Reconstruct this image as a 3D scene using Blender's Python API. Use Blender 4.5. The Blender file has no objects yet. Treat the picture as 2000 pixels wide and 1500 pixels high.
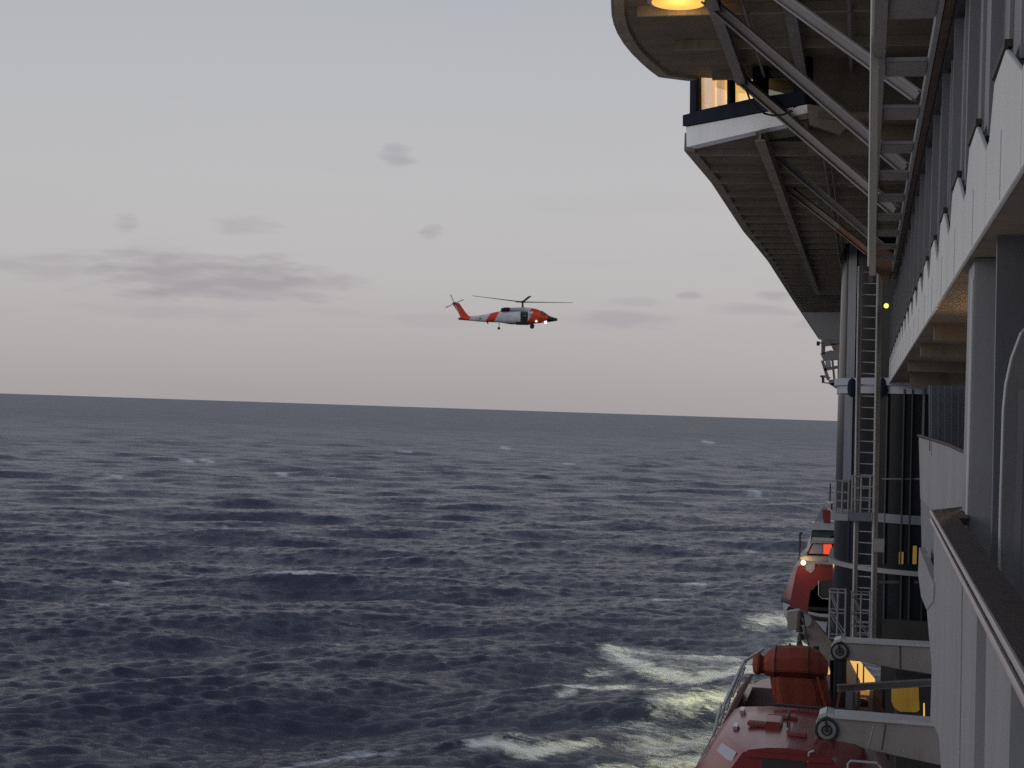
import bpy, bmesh, math, random
import numpy as np
from mathutils import Vector, Matrix
random.seed(7); rng = np.random.default_rng(11)
scene = bpy.context.scene
C = scene.collection
R = math.radians

# ------------------------------------------------------------------ camera
F = 3000.0; H = 20.0                      # focal length in photo pixels, eye height above the sea
def rayc(u, v): return Vector(((u-1000)/F, (750-v)/F, -1.0))
_up = rayc(1637, 822).cross(rayc(0, 768)).normalized()
if _up.y < 0: _up = -_up
_fw = rayc(1690, 768+54/1637*1690).normalized()
_fw = (_fw - _up*_fw.dot(_up)).normalized()
_rt = _fw.cross(_up)
ROT = Matrix((_rt, _fw, _up))             # camera space -> world (X inboard, Y ship forward, Z up)
CAM = Vector((0, 0, H))
cd = bpy.data.cameras.new('camera'); cam = bpy.data.objects.new('camera', cd); C.objects.link(cam)
cam.matrix_world = Matrix.Translation(CAM) @ ROT.to_4x4()
cd.sensor_width = 36; cd.lens = 54; cd.clip_end = 200000; cd.clip_start = 0.1
scene.camera = cam
def ray(u, v): return ROT @ rayc(u, v)
def P(u, v, z): return CAM + ray(u, v)*z                   # point seen at (u,v), z metres deep
def onX(u, v, X): r = ray(u, v); return CAM + r*(X/r.x)
def onY(u, v, Y): r = ray(u, v); return CAM + r*(Y/r.y)
def onZ(u, v, Z): r = ray(u, v); return CAM + r*((Z-H)/r.z)
YC = 0.974                                                 # depth / Y

# ------------------------------------------------------------------ world
w = bpy.data.worlds.new('World'); scene.world = w; w.use_nodes = True
nt = w.node_tree; N = nt.nodes; L = nt.links; N.clear()
def wn(t, **k):
    n = N.new(t)
    for a, b in k.items(): setattr(n, a, b)
    return n
def wmath(op, a, b=None, c=None):
    n = wn('ShaderNodeMath', operation=op)
    for i, q in enumerate((a, b, c)):
        if q is None: continue
        if isinstance(q, (int, float)): n.inputs[i].default_value = q
        else: L.new(q, n.inputs[i])
    return n.outputs[0]
def wsmooth(x, a, b):
    n = wn('ShaderNodeMapRange', interpolation_type='SMOOTHSTEP'); L.new(x, n.inputs[0])
    n.inputs[1].default_value = a; n.inputs[2].default_value = b; return n.outputs[0]
def wmix(f, a, b):
    n = wn('ShaderNodeMix', data_type='RGBA')
    if isinstance(f, (int, float)): n.inputs[0].default_value = f
    else: L.new(f, n.inputs[0])
    for s, q in ((6, a), (7, b)):
        if isinstance(q, tuple): n.inputs[s].default_value = (*q, 1)
        else: L.new(q, n.inputs[s])
    return n.outputs[2]
tc = wn('ShaderNodeTexCoord'); sp = wn('ShaderNodeSeparateXYZ'); L.new(tc.outputs['Generated'], sp.inputs[0])
sx, sy, sz = sp.outputs
az = wmath('ARCTAN2', sx, sy)                              # radians from ship heading, + inboard
hz = wmath('POWER', wmath('ADD', wmath('MULTIPLY', sx, sx), wmath('MULTIPLY', sy, sy)), 0.5)
el = wmath('ARCTAN2', sz, hz)
cr = wn('ShaderNodeValToRGB'); cr.color_ramp.interpolation = 'B_SPLINE'
L.new(wmath('MULTIPLY', el, 1/1.5708), cr.inputs[0])
E = cr.color_ramp.elements
stops = [(0.0, (.395, .37, .385)), (0.018, (.45, .422, .432)), (0.05, (.545, .522, .532)), (0.10, (.565, .56, .57)),
         (0.18, (.48, .50, .545)), (0.28, (.36, .41, .51)), (0.5, (.25, .31, .43)), (1.0, (.19, .24, .37))]
E[0].position = stops[0][0]; E[0].color = (*stops[0][1], 1)
E[1].position = 1.0; E[1].color = (*stops[-1][1], 1)
for p, c in stops[1:-1]:
    e = E.new(p); e.color = (*c, 1)
base = cr.outputs[0]
# pinker, slightly brighter to the right of the view, cooler to the left
base = wmix(wmath('MULTIPLY', wsmooth(az, -0.25, 0.1), 0.15), base, (.65, .56, .54))
base = wmix(wmath('MULTIPLY', wsmooth(az, -0.30, -0.75), 0.18), base, (.40, .42, .46))
# clouds
def wcloud(scale, sxy, szz, off):
    cm = wn('ShaderNodeCombineXYZ')
    L.new(wmath('MULTIPLY', az, sxy), cm.inputs[0]); L.new(wmath('MULTIPLY', el, szz), cm.inputs[1])
    cm.inputs[2].default_value = off
    nz = wn('ShaderNodeTexNoise'); nz.inputs['Scale'].default_value = scale
    nz.inputs['Detail'].default_value = 5; nz.inputs['Roughness'].default_value = .55
    L.new(cm.outputs[0], nz.inputs['Vector']); return nz.outputs[0]
n1 = wcloud(1, 9, 55, 3.1); n2 = wcloud(1, 30, 150, 7.7)
def azel(u, v):
    r = ray(u, v).normalized(); return math.atan2(r.x, r.y), math.asin(r.z)
mask = None
for (u, v, ru, rv, s) in [(400, 540, 290, 46, 1.0), (560, 556, 130, 30, .7), (100, 522, 150, 24, .5), (330, 612, 190, 16, .4), (480, 440, 70, 18, .45), (245, 437, 30, 16, .6),
                          (775, 305, 36, 20, .65), (842, 452, 30, 14, .75), (1200, 625, 130, 18, .55), (1460, 605, 90, 12, .5),
                          (1345, 578, 24, 9, .6), (1520, 578, 45, 12, .65), (1580, 636, 40, 9, .4), (860, 625, 120, 14, .3), (1240, 590, 60, 8, .3), (650, 610, 80, 10, .25)]:
    a0, e0 = azel(u, v); da = ru/F*.95; de = rv/F
    dx = wmath('DIVIDE', wmath('SUBTRACT', az, a0), da)
    dy = wmath('DIVIDE', wmath('SUBTRACT', el, e0), de)
    d = wmath('ADD', wmath('MULTIPLY', dx, dx), wmath('MULTIPLY', dy, dy))
    d = wmath('ADD', d, wmath('MULTIPLY', wmath('SUBTRACT', n2, .5), 3.6))
    m = wmath('MULTIPLY', wsmooth(d, 1.5, -0.2), s)
    mask = m if mask is None else wmath('MAXIMUM', mask, m)
veil = wmath('MULTIPLY', wmath('MULTIPLY', wsmooth(n1, .52, .72), wsmooth(el, .30, .04)), .10)
mask = wmath('MAXIMUM', mask, veil)
col = wmix(wmath('MULTIPLY', mask, .68), base, (.34, .31, .36))
sky = wn('ShaderNodeTexSky', sky_type='NISHITA', sun_disc=False)
sky.sun_elevation = R(5); sky.sun_rotation = R(-75)
bg = wn('ShaderNodeBackground'); L.new(col, bg.inputs[0]); bg.inputs[1].default_value = .93
bg2 = wn('ShaderNodeBackground'); L.new(sky.outputs[0], bg2.inputs[0]); bg2.inputs[1].default_value = .006
ad = wn('ShaderNodeAddShader'); L.new(bg.outputs[0], ad.inputs[0]); L.new(bg2.outputs[0], ad.inputs[1])
wo = wn('ShaderNodeOutputWorld'); L.new(ad.outputs[0], wo.inputs[0])

sd = bpy.data.lights.new('sun', 'SUN'); sd.energy = .55; sd.angle = R(35); sd.color = (1, .93, .88)
sun = bpy.data.objects.new('sun', sd); C.objects.link(sun)
# light comes from outboard (-X), a little behind the camera, low
sun.rotation_euler = Vector((math.cos(R(14)), .35, -math.sin(R(14)))).to_track_quat('-Z', 'Y').to_euler()

scene.render.engine = 'CYCLES'
scene.render.resolution_x = 1024; scene.render.resolution_y = 768
vs = scene.view_settings
vs.view_transform = 'Standard'; vs.look = 'None'; vs.exposure = -0.05; vs.gamma = 1
vs.use_curve_mapping = False
scene.cycles.max_bounces = 6; scene.cycles.use_denoising = False; scene.cycles.sample_clamp_indirect = 2; scene.cycles.sample_clamp_direct = 2.5

# ------------------------------------------------------------------ materials
def mat(name, col, rough=.55, metal=0, var=.12, scale=3.0, bump=.05, dirt=None, dirtamt=0, emit=None, es=0, streak=True, coat=0, spec=.5):
    m = bpy.data.materials.new(name); m.use_nodes = True
    t = m.node_tree; n = t.nodes; l = t.links; b = n['Principled BSDF']
    b.inputs['Roughness'].default_value = rough; b.inputs['Metallic'].default_value = metal
    b.inputs['Specular IOR Level'].default_value = spec
    if coat: b.inputs['Coat Weight'].default_value = coat; b.inputs['Coat Roughness'].default_value = .15
    if emit:
        b.inputs['Emission Color'].default_value = (*emit, 1); b.inputs['Emission Strength'].default_value = es
    g = n.new('ShaderNodeNewGeometry'); mp = n.new('ShaderNodeMapping'); l.new(g.outputs['Position'], mp.inputs[0])
    mp.inputs['Scale'].default_value = (1, 1, .25 if streak else 1)
    nz = n.new('ShaderNodeTexNoise'); nz.inputs['Scale'].default_value = scale; nz.inputs['Detail'].default_value = 6
    nz.inputs['Roughness'].default_value = .62; l.new(mp.outputs[0], nz.inputs['Vector'])
    r = n.new('ShaderNodeValToRGB'); l.new(nz.outputs[0], r.inputs[0])
    r.color_ramp.elements[0].position = .30; r.color_ramp.elements[1].position = .70
    r.color_ramp.elements[0].color = (*[c*(1-var) for c in col], 1)
    r.color_ramp.elements[1].color = (*[min(1, c*(1+var)) for c in col], 1)
    out = r.outputs[0]
    if dirt:
        z2 = n.new('ShaderNodeTexNoise'); z2.inputs['Scale'].default_value = scale*2.3; z2.inputs['Detail'].default_value = 8
        z2.inputs['Roughness'].default_value = .7; l.new(mp.outputs[0], z2.inputs['Vector'])
        mr = n.new('ShaderNodeMapRange'); l.new(z2.outputs[0], mr.inputs[0])
        mr.inputs[1].default_value = .52; mr.inputs[2].default_value = .72; mr.inputs[4].default_value = dirtamt
        mx = n.new('ShaderNodeMix'); mx.data_type = 'RGBA'; l.new(mr.outputs[0], mx.inputs[0]); l.new(out, mx.inputs[6])
        mx.inputs[7].default_value = (*dirt, 1); out = mx.outputs[2]
    l.new(out, b.inputs['Base Color'])
    if bump:
        z3 = n.new('ShaderNodeTexNoise'); z3.inputs['Scale'].default_value = scale*6; z3.inputs['Detail'].default_value = 4
        l.new(g.outputs['Position'], z3.inputs['Vector'])
        bp = n.new('ShaderNodeBump'); bp.inputs['Strength'].default_value = bump*4; bp.inputs['Distance'].default_value = .01
        l.new(z3.outputs[0], bp.inputs['Height']); l.new(bp.outputs[0], b.inputs['Normal'])
    return m
M = dict(
    white=mat('white_paint', (.48, .49, .50), .5, var=.06, dirt=(.42, .38, .33), dirtamt=.35),
    band=mat('parapet_paint', (.53, .54, .545), .45, var=.05, scale=1.6, dirt=(.5, .48, .45), dirtamt=.25),
    grey=mat('grey_paint', (.245, .25, .265), .55, var=.10, dirt=(.22, .2, .18), dirtamt=.4),
    screen=mat('screen_paint', (.17, .175, .195), .55, var=.10, dirt=(.16, .15, .15), dirtamt=.4),
    steel=mat('strut_paint', (.20, .185, .19), .55, var=.12, dirt=(.16, .10, .07), dirtamt=.5),
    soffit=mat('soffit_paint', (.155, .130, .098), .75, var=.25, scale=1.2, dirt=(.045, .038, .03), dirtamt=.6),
    rib=mat('rib_paint', (.26, .23, .19), .7, var=.2, dirt=(.08, .06, .05), dirtamt=.5),
    primer_and_glow=mat('primer_brown_and_lamplight', (.20, .115, .08), .7, var=.25, dirt=(.14, .07, .04), dirtamt=.5),  # brown primer; on the strut end it carries painted lamplight
    redmatt=mat('dull_red', (.07, .012, .012), .8, var=.3),
    redpad=mat('worn_pink_pad', (.26, .07, .065), .7, var=.25, scale=8, dirt=(.1, .03, .03), dirtamt=.5),
    brown=mat('brown_trim', (.075, .05, .035), .6, var=.3),
    teak=mat('teak', (.035, .022, .017), .6, var=.35, scale=9, bump=.1),
    rail=mat('rail_metal', (.42, .37, .36), .38, metal=.3, var=.1),
    dark=mat('dark_steel', (.03, .032, .036), .55, var=.3),
    navy=mat('navy_paint', (.018, .024, .042), .75, var=.25, spec=.12),
    fascia=mat('fascia_paint', (.82, .86, .92), .5, var=.05, dirt=(.5, .5, .5), dirtamt=.3),
    bluegrey=mat('blue_grey_panel', (.12, .14, .175), .35, var=.15, dirt=(.08, .09, .11), dirtamt=.5),
    collar=mat('collar_paint', (.33, .35, .42), .5, var=.08, dirt=(.25, .24, .24), dirtamt=.4),
    glass=mat('tower_glass', (.010, .013, .018), .25, var=.3, bump=.02, spec=.10),
    pale=mat('pale_davit_paint', (.29, .275, .27), .5, var=.08, scale=2.2, dirt=(.22, .15, .11), dirtamt=.55),
    red=mat('lifeboat_red', (.20, .018, .020), .34, var=.16, scale=2.5, dirt=(.16, .03, .03), dirtamt=.6, coat=.3),
    orange=mat('orange_cover', (.22, .038, .020), .8, var=.25, scale=2.5, bump=.25, dirt=(.14, .035, .015), dirtamt=.6),
    boatwhite=mat('boat_white', (.42, .44, .47), .4, var=.06, dirt=(.3, .27, .24), dirtamt=.4),
    teal=mat('boat_teal', (.045, .065, .07), .45, var=.2),
    black=mat('black_rubber', (.012, .012, .013), .6, var=.2),
    pane=mat('pale_pane', (.26, .29, .34), .08, var=.1, bump=.01, spec=.8),
    darkpane=mat('dark_pane', (.02, .022, .025), .06, var=.1, bump=.01, spec=.8),
    lamp=mat('lamp_warm', (.8, .5, .2), .5, emit=(1, .50, .085), es=.85, bump=0),
    lampw=mat('lamp_bright', (.9, .7, .4), .5, emit=(1, .72, .38), es=7, bump=0),
    lampred=mat('lamp_red', (.8, .1, .05), .5, emit=(1, .09, .04), es=.65, bump=0),
    lampg=mat('lamp_green', (.6, .7, .2), .5, emit=(.72, .75, .12), es=1.6, bump=0),
    hlight=mat('landing_light', (1, 1, 1), .5, emit=(1, .97, .92), es=3.5, bump=0),
    curtain=mat('lit_curtain', (.5, .35, .2), .8, emit=(.85, .50, .22), es=.42, bump=0, scale=5, var=.5),  # room lamplight given as the curtains' own glow
    curtainb=mat('bright_lit_curtain', (.6, .4, .15), .8, emit=(1, .60, .17), es=.72, bump=0, scale=5, var=.5),  # brighter copy, lamplight again as the cloth's own glow
    palelit=mat('pale_lit_wall', (.35, .36, .30), .8, emit=(.52, .54, .42), es=.28, bump=0),  # inner wall glows by itself in place of room lamps
    litdeck=mat('lit_deck_wall', (.7, .5, .25), .7, emit=(1, .58, .16), es=.75, bump=0, var=.2),  # promenade lamplight put into the wall as emission
    dimlit=mat('dim_lit_window', (.3, .2, .05), .6, emit=(.55, .30, .03), es=.15, bump=0, var=.5, scale=6),
    cable=mat('cable', (.012, .012, .014), .6),
)

# ------------------------------------------------------------------ builders
def wloc(o):
    p = Vector((0, 0, 0))
    while o: p = p + o.location; o = o.parent
    return p
def link(name, me, m, parent=None, label=None, loc=None):
    o = bpy.data.objects.new(name, me); C.objects.link(o)
    if m is not None and not me.materials: me.materials.append(m)
    if parent: o.parent = parent
    if loc is not None: o.location = loc
    if label: o['label'] = label
    return o
def empty(name, loc, label, cat, group=None):
    o = bpy.data.objects.new(name, None); C.objects.link(o); o.location = loc
    o['label'] = label; o['category'] = cat
    if group: o['group'] = group
    return o
class B:
    """collects shapes in world space; build() links them as one mesh object"""
    def __init__(s): s.bm = bmesh.new()
    def poly(s, pts, off):                                  # prism: outline + offset vector
        off = Vector(off); a = [s.bm.verts.new(p) for p in pts]; b = [s.bm.verts.new(Vector(p)+off) for p in pts]
        n = len(pts); s.bm.faces.new(a); s.bm.faces.new(b[::-1])
        for i in range(n): s.bm.faces.new((a[i], b[i], b[(i+1) % n], a[(i+1) % n]))
        return s
    def box(s, lo, hi):
        x0, y0, z0 = lo; x1, y1, z1 = hi
        return s.poly([(x0, y0, z0), (x1, y0, z0), (x1, y0, z1), (x0, y0, z1)], (0, y1-y0, 0))
    def bar(s, p0, p1, wd, ht, up=(0, 0, 1)):
        p0, p1 = Vector(p0), Vector(p1); d = (p1-p0).normalized(); up = Vector(up)
        if abs(d.dot(up)) > .98: up = Vector((0, 1, 0))
        a = d.cross(up).normalized()*wd/2; b = a.cross(d).normalized()*ht/2
        return s.poly([p0-a-b, p0+a-b, p0+a+b, p0-a+b], p1-p0)
    def ibeam(s, p0, p1, wd, ht, t=.04, up=(0, 0, 1)):
        p0, p1 = Vector(p0), Vector(p1); d = (p1-p0).normalized(); up = Vector(up)
        if abs(d.dot(up)) > .98: up = Vector((0, 1, 0))
        a = d.cross(up).normalized(); b = a.cross(d).normalized()
        s.bar(p0+b*(ht-t)/2, p1+b*(ht-t)/2, wd, t, up); s.bar(p0-b*(ht-t)/2, p1-b*(ht-t)/2, wd, t, up)
        return s.bar(p0, p1, t, ht-2*t-.004, up)
    def tube(s, pts, r, n=8, caps=True):
        pts = [Vector(p) for p in pts]; rings = []
        for i, p in enumerate(pts):
            d = (pts[min(i+1, len(pts)-1)]-pts[max(i-1, 0)]).normalized()
            u = Vector((0, 0, 1)) if abs(d.z) < .9 else Vector((0, 1, 0))
            a = d.cross(u).normalized(); b = a.cross(d)
            rr = r[i] if isinstance(r, (list, tuple)) else r
            rings.append([s.bm.verts.new(p+(a*math.cos(t)+b*math.sin(t))*rr) for t in [k*2*math.pi/n for k in range(n)]])
        for x, y in zip(rings, rings[1:]):
            for k in range(n): s.bm.faces.new((x[k], x[(k+1) % n], y[(k+1) % n], y[k]))
        if caps: s.bm.faces.new(rings[0][::-1]); s.bm.faces.new(rings[-1])
        return s
    def loft(s, rings, caps=True):
        vr = [[s.bm.verts.new(p) for p in r] for r in rings]; n = len(vr[0])
        for x, y in zip(vr, vr[1:]):
            for k in range(n): s.bm.faces.new((x[k], x[(k+1) % n], y[(k+1) % n], y[k]))
        if caps: s.bm.faces.new(vr[0][::-1]); s.bm.faces.new(vr[-1])
        return s
    def build(s, name, m, parent=None, label=None, bevel=0, smooth=False, world=True):
        bmesh.ops.remove_doubles(s.bm, verts=s.bm.verts, dist=1e-6)
        bmesh.ops.recalc_face_normals(s.bm, faces=s.bm.faces)
        if bevel: bmesh.ops.bevel(s.bm, geom=[e for e in s.bm.edges if e.is_manifold and e.calc_face_angle(0) > .6], offset=bevel, segments=2, affect='EDGES', clamp_overlap=True)
        if parent and world: bmesh.ops.translate(s.bm, verts=s.bm.verts, vec=-wloc(parent))
        me = bpy.data.meshes.new(name); s.bm.to_mesh(me); s.bm.free()
        if smooth:
            for p in me.polygons: p.use_smooth = True
            me.set_sharp_from_angle(angle=R(35))
        return link(name, me, M[m] if isinstance(m, str) else m, parent, label)
def repeat(src, offs):
    out = []
    for o in offs:
        c = src.copy(); C.objects.link(c); c.parent = src.parent; c.location = src.location+Vector(o)
        out.append(c)
        for ch in list(src.children):
            d = ch.copy(); C.objects.link(d); d.parent = c
    return out
def lamp(name, loc, power, col, r=.1, kind='POINT', rot=None, spot=None):
    d = bpy.data.lights.new(name, kind); d.energy = power; d.color = col
    if kind in ('POINT', 'SPOT'): d.shadow_soft_size = r
    if spot: d.spot_size = spot; d.spot_blend = 1.0
    o = bpy.data.objects.new(name, d); C.objects.link(o); o.location = loc
    if rot is not None: o.rotation_euler = Vector(rot).to_track_quat('-Z', 'Y').to_euler()
    return o

# ------------------------------------------------------------------ sea
AMP = .0050
def build_sea():
    dy = np.concatenate([np.linspace(1500, 820, 120, endpoint=False), np.linspace(820, 10, 1180, endpoint=False), np.linspace(10, .35, 30)])
    r = F*H/dy
    c0 = math.atan2(ray(1000, 800).x, ray(1000, 800).y)
    fine = c0+np.linspace(-R(21.5), R(17), 840)
    left = np.linspace(-math.pi, fine[0], 50, endpoint=False); right = np.linspace(fine[-1], math.pi, 50)[1:]
    th = np.concatenate([left, fine, right])
    TH, RR = np.meshgrid(th, r)
    x = (RR*np.sin(TH)).astype(np.float64); y = (RR*np.cos(TH)).astype(np.float64)
    dr = np.abs(np.gradient(r))[:, None]*np.ones_like(TH)
    dth = np.abs(np.gradient(th))[None, :]*RR
    sp_ = np.maximum(dr, dth)
    z = np.zeros_like(x); ox = np.zeros_like(x); oy = np.zeros_like(x); crest = np.zeros_like(x)
    n = 150
    wind = R(-30)
    lam = np.exp(rng.uniform(math.log(.8), math.log(48), n)); lam.sort()
    for k in range(n):
        l = lam[k]; kk = 2*math.pi/l
        spread = .45 if l < 8 else .42
        a = wind+rng.normal(0, spread)
        amp = AMP*l**.93*math.exp(-(l/42)**2)*rng.uniform(.5, 1.4)*(1.15 if l > 11 else 1)*(.85 if 2.5 < l < 7 else 1)*(1.1 if l < 2.5 else 1)
        dx, dyy = math.sin(a), math.cos(a); ph = rng.uniform(0, 6.283)
        proj = np.abs(dx*np.sin(TH)+dyy*np.cos(TH)); s_loc = np.sqrt((dr*proj)**2+(dth*(1-proj))**2)
        fade = np.clip((l/s_loc-1.3)/1.6, 0, 1)
        if not fade.any(): continue
        t = kk*(dx*x+dyy*y)+ph
        cth = np.cos(t); sth = np.sin(t)
        z += fade*amp*cth; q = .62
        ox -= fade*q*amp*dx*sth; oy -= fade*q*amp*dyy*sth
    # bow / hull wash near the ship: a raised curling swell
    X = x+ox; Y = y+oy; Z = z
    rows, cols = x.shape
    co = np.stack([X, Y, Z], -1).reshape(-1, 3)
    idx = np.arange(rows*cols).reshape(rows, cols)
    q = np.stack([idx[:-1, :-1], idx[:-1, 1:], idx[1:, 1:], idx[1:, :-1]], -1).reshape(-1, 4)
    me = bpy.data.meshes.new('sea'); me.vertices.add(len(co)); me.vertices.foreach_set('co', co.ravel().astype(np.float32))
    me.loops.add(q.size); me.loops.foreach_set('vertex_index', q.ravel().astype(np.int32))
    me.polygons.add(len(q)); me.polygons.foreach_set('loop_start', (np.arange(len(q))*4).astype(np.int32))
    me.polygons.foreach_set('use_smooth', np.ones(len(q), bool))
    me.update(); me.validate()
    # foam: where on the water it lies (patches given as lines on the sea, width across)
    Rm = np.array(ROT)                                     # world = Rm @ cam
    pc = np.stack([x, y, np.full_like(x, -H)], -1) @ Rm    # cam = Rm^T @ world
    zc = np.maximum(-pc[..., 2], 1e-3)
    U = 1000+F*pc[..., 0]/zc; V = 750-F*pc[..., 1]/zc
    ok = (-pc[..., 2] > 20)
    foam = np.zeros_like(x)
    def line(pts, wv, s):
        nonlocal foam
        for (a, b) in zip(pts, pts[1:]):
            ax, ay = a; bx, by = b; vx, vy = bx-ax, by-ay; L2 = vx*vx+vy*vy
            K = 2.6
            vyk = vy*K; L2 = vx*vx+vyk*vyk
            t = np.clip(((U-ax)*vx+(V-ay)*K*vyk)/L2, 0, 1)
            d = np.sqrt((U-ax-t*vx)**2+((V-ay)*K-t*vyk)**2)
            foam = np.maximum(foam, s*np.clip(1-d/(wv*K), 0, 1))
    line([(1200, 1276), (1240, 1292), (1290, 1310), (1350, 1322), (1400, 1318), (1475, 1308)], 18, 1.0)
    line([(1230, 1272), (1290, 1276), (1370, 1284), (1460, 1292)], 24, .72)
    line([(1240, 1296), (1320, 1300), (1460, 1302)], 20, .60)
    line([(1075, 1330), (1120, 1330), (1165, 1342), (1205, 1338)], 24, 1.0)
    line([(1090, 1366), (1120, 1360)], 8, .7); line([(1150, 1308), (1185, 1306)], 10, .6)
    line([(925, 1476), (980, 1474), (1040, 1482), (1100, 1472), (1160, 1458)], 17, .95)
    line([(1000, 1462), (1090, 1464)], 18, .55)
    line([(540, 1496), (620, 1484), (720, 1478), (760, 1482)], 9, .6); line([(660, 1476), (770, 1480)], 10, .55)
    line([(1490, 1215), (1520, 1208), (1570, 1215), (1600, 1230)], 24, 1.0)
    line([(1560, 1255), (1640, 1262)], 16, .9)
    line([(1260, 1350), (1340, 1348), (1460, 1346)], 26, .64)
    line([(1300, 1395), (1400, 1385), (1460, 1375)], 34, .68)
    line([(1200, 1422), (1260, 1420), (1310, 1432)], 18, .72); line([(1030, 1430), (1100, 1428)], 12, .35)
    line([(1290, 1450), (1400, 1440), (1450, 1420)], 50, .80)
    line([(1320, 1495), (1420, 1480)], 50, .85); line([(1180, 1500), (1330, 1496)], 20, .5)
    line([(640, 1228), (700, 1224), (780, 1240)], 22, .22); line([(600, 1260), (700, 1256)], 30, .16)
    for (u, v, wd) in [(222, 928, 14), (365, 899, 9), (405, 899, 9), (850, 981, 14), (450, 1028, 8), (238, 1136, 10), (205, 1180, 8), (1383, 862, 8),
                       (988, 874, 5), (548, 925, 7), (1300, 1172, 22), (660, 1248, 22), (1470, 962, 14), (20, 1165, 10), (1110, 905, 6), (1470, 1070, 10),
                       (1350, 1140, 22), (1560, 985, 12)]:
        line([(u-wd, v), (u+wd, v+3)], 5, .85)
    sg = z[(RR > 80) & (RR < 400)].std()
    foam = np.maximum(foam, .8*np.clip((z/sg-2.55)/.6, 0, 1)*(RR < 900))
    foam *= ok
    at = me.attributes.new('foam', 'FLOAT', 'POINT'); at.data.foreach_set('value', foam.ravel().astype(np.float32))
    far = np.clip(np.log(np.maximum(RR, 1)/110)/math.log(14), 0, 1); chop = .95+.5*np.clip(np.log(np.maximum(RR, 1)/90)/math.log(25), 0, 1)   # roughness of the waves finer than the mesh there
    ac = me.attributes.new('chop', 'FLOAT_VECTOR', 'POINT'); ac.data.foreach_set('vector', np.stack([chop, chop, far], -1).ravel().astype(np.float32))
    m = bpy.data.materials.new('sea_water'); m.use_nodes = True
    t = m.node_tree; n = t.nodes; l = t.links; b = n['Principled BSDF']
    b.inputs['Roughness'].default_value = .16; b.inputs['IOR'].default_value = 1.33
    geo = n.new('ShaderNodeNewGeometry')
    def noise(scale, det, mp=None, rough=.6, dist=0):
        q = n.new('ShaderNodeTexNoise'); q.inputs['Scale'].default_value = scale; q.inputs['Detail'].default_value = det
        q.inputs['Roughness'].default_value = rough; q.inputs['Distortion'].default_value = dist
        l.new(mp or geo.outputs['Position'], q.inputs['Vector']); return q.outputs[0]
    def mth(op, a, b_=None):
        q = n.new('ShaderNodeMath'); q.operation = op
        for i, s in enumerate((a, b_)):
            if s is None: continue
            if isinstance(s, (int, float)): q.inputs[i].default_value = s
            else: l.new(s, q.inputs[i])
        return q.outputs[0]
    mpn = n.new('ShaderNodeMapping'); mpn.inputs['Rotation'].default_value = (0, 0, R(-20)); mpn.inputs['Scale'].default_value = (.48, 1, 1)
    l.new(geo.outputs['Position'], mpn.inputs[0]); mv = mpn.outputs[0]
    h = mth('ADD', mth('MULTIPLY', noise(1.5, 7, mv, .72, .4), .85), mth('MULTIPLY', noise(.16, 3, mv, .5), 2.6))
    bp = n.new('ShaderNodeBump'); bp.inputs['Strength'].default_value = 1; bp.inputs['Distance'].default_value = .34
    l.new(h, bp.inputs['Height'])
    # small chop the mesh cannot hold: facets tilted at random
    def vadd(op, a, c):
        q = n.new('ShaderNodeVectorMath'); q.operation = op; l.new(a, q.inputs[0])
        if isinstance(c, tuple): q.inputs[1].default_value = c
        else: l.new(c, q.inputs[1])
        return q.outputs[0]
    cn = n.new('ShaderNodeTexNoise'); cn.inputs['Scale'].default_value = 1.7; cn.inputs['Detail'].default_value = 5; cn.inputs['Roughness'].default_value = .7
    l.new(mv, cn.inputs['Vector'])
    ch = n.new('ShaderNodeAttribute'); ch.attribute_name = 'chop'
    tilt = vadd('MULTIPLY', vadd('MULTIPLY', vadd('SUBTRACT', cn.outputs['Color'], (.5, .5, .5)), (1, 1, 0)), ch.outputs['Vector'])
    tilt = vadd('MULTIPLY', tilt, (1, 1, 0))
    nn_ = n.new('ShaderNodeVectorMath'); nn_.operation = 'NORMALIZE'; l.new(vadd('ADD', bp.outputs[0], tilt), nn_.inputs[0])
    l.new(nn_.outputs[0], b.inputs['Normal'])
    af = n.new('ShaderNodeAttribute'); af.attribute_name = 'foam'
    fn = mth('ADD', mth('MULTIPLY', noise(1.9, 8, mv, .74, .8), .75), mth('MULTIPLY', noise(.35, 4, mv, .6, .4), .35))
    fm = n.new('ShaderNodeMapRange'); fm.interpolation_type = 'SMOOTHSTEP'
    l.new(mth('ADD', mth('MULTIPLY', af.outputs['Fac'], .64), mth('MULTIPLY', fn, 1.6)), fm.inputs[0])
    fm.inputs[1].default_value = 1.04; fm.inputs[2].default_value = 1.50
    fmo = mth('MULTIPLY', fm.outputs[0], mth('GREATER_THAN', af.outputs['Fac'], .001))
    mc = n.new('ShaderNodeMix'); mc.data_type = 'RGBA'; l.new(fmo, mc.inputs[0])
    mc.inputs[6].default_value = (.020, .027, .052, 1); mc.inputs[7].default_value = (.66, .68, .70, 1)
    l.new(mc.outputs[2], b.inputs['Base Color'])
    # roughness stands for the slopes finer than the mesh, with gust patches
    sx_ = n.new('ShaderNodeSeparateXYZ'); l.new(ch.outputs['Vector'], sx_.inputs[0])
    gust = mth('MULTIPLY', mth('SUBTRACT', noise(.03, 5, mv, .7, .5), .5), .30)
    ro = mth('ADD', mth('ADD', .12, mth('MULTIPLY', sx_.outputs[2], .28)), mth('MULTIPLY', gust, sx_.outputs[2]))
    l.new(mth('MAXIMUM', ro, mth('MULTIPLY', fmo, .8)), b.inputs['Roughness'])
    o = link('sea', me, m); o['kind'] = 'structure'
build_sea()

# ------------------------------------------------------------------ the ship
ship = empty('cruise_ship', (1.2, 20, 0), 'large cruise ship seen along its side, with overhanging decks, diagonal struts and white balconies', 'ship')
def zr(z): return H+z
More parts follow.
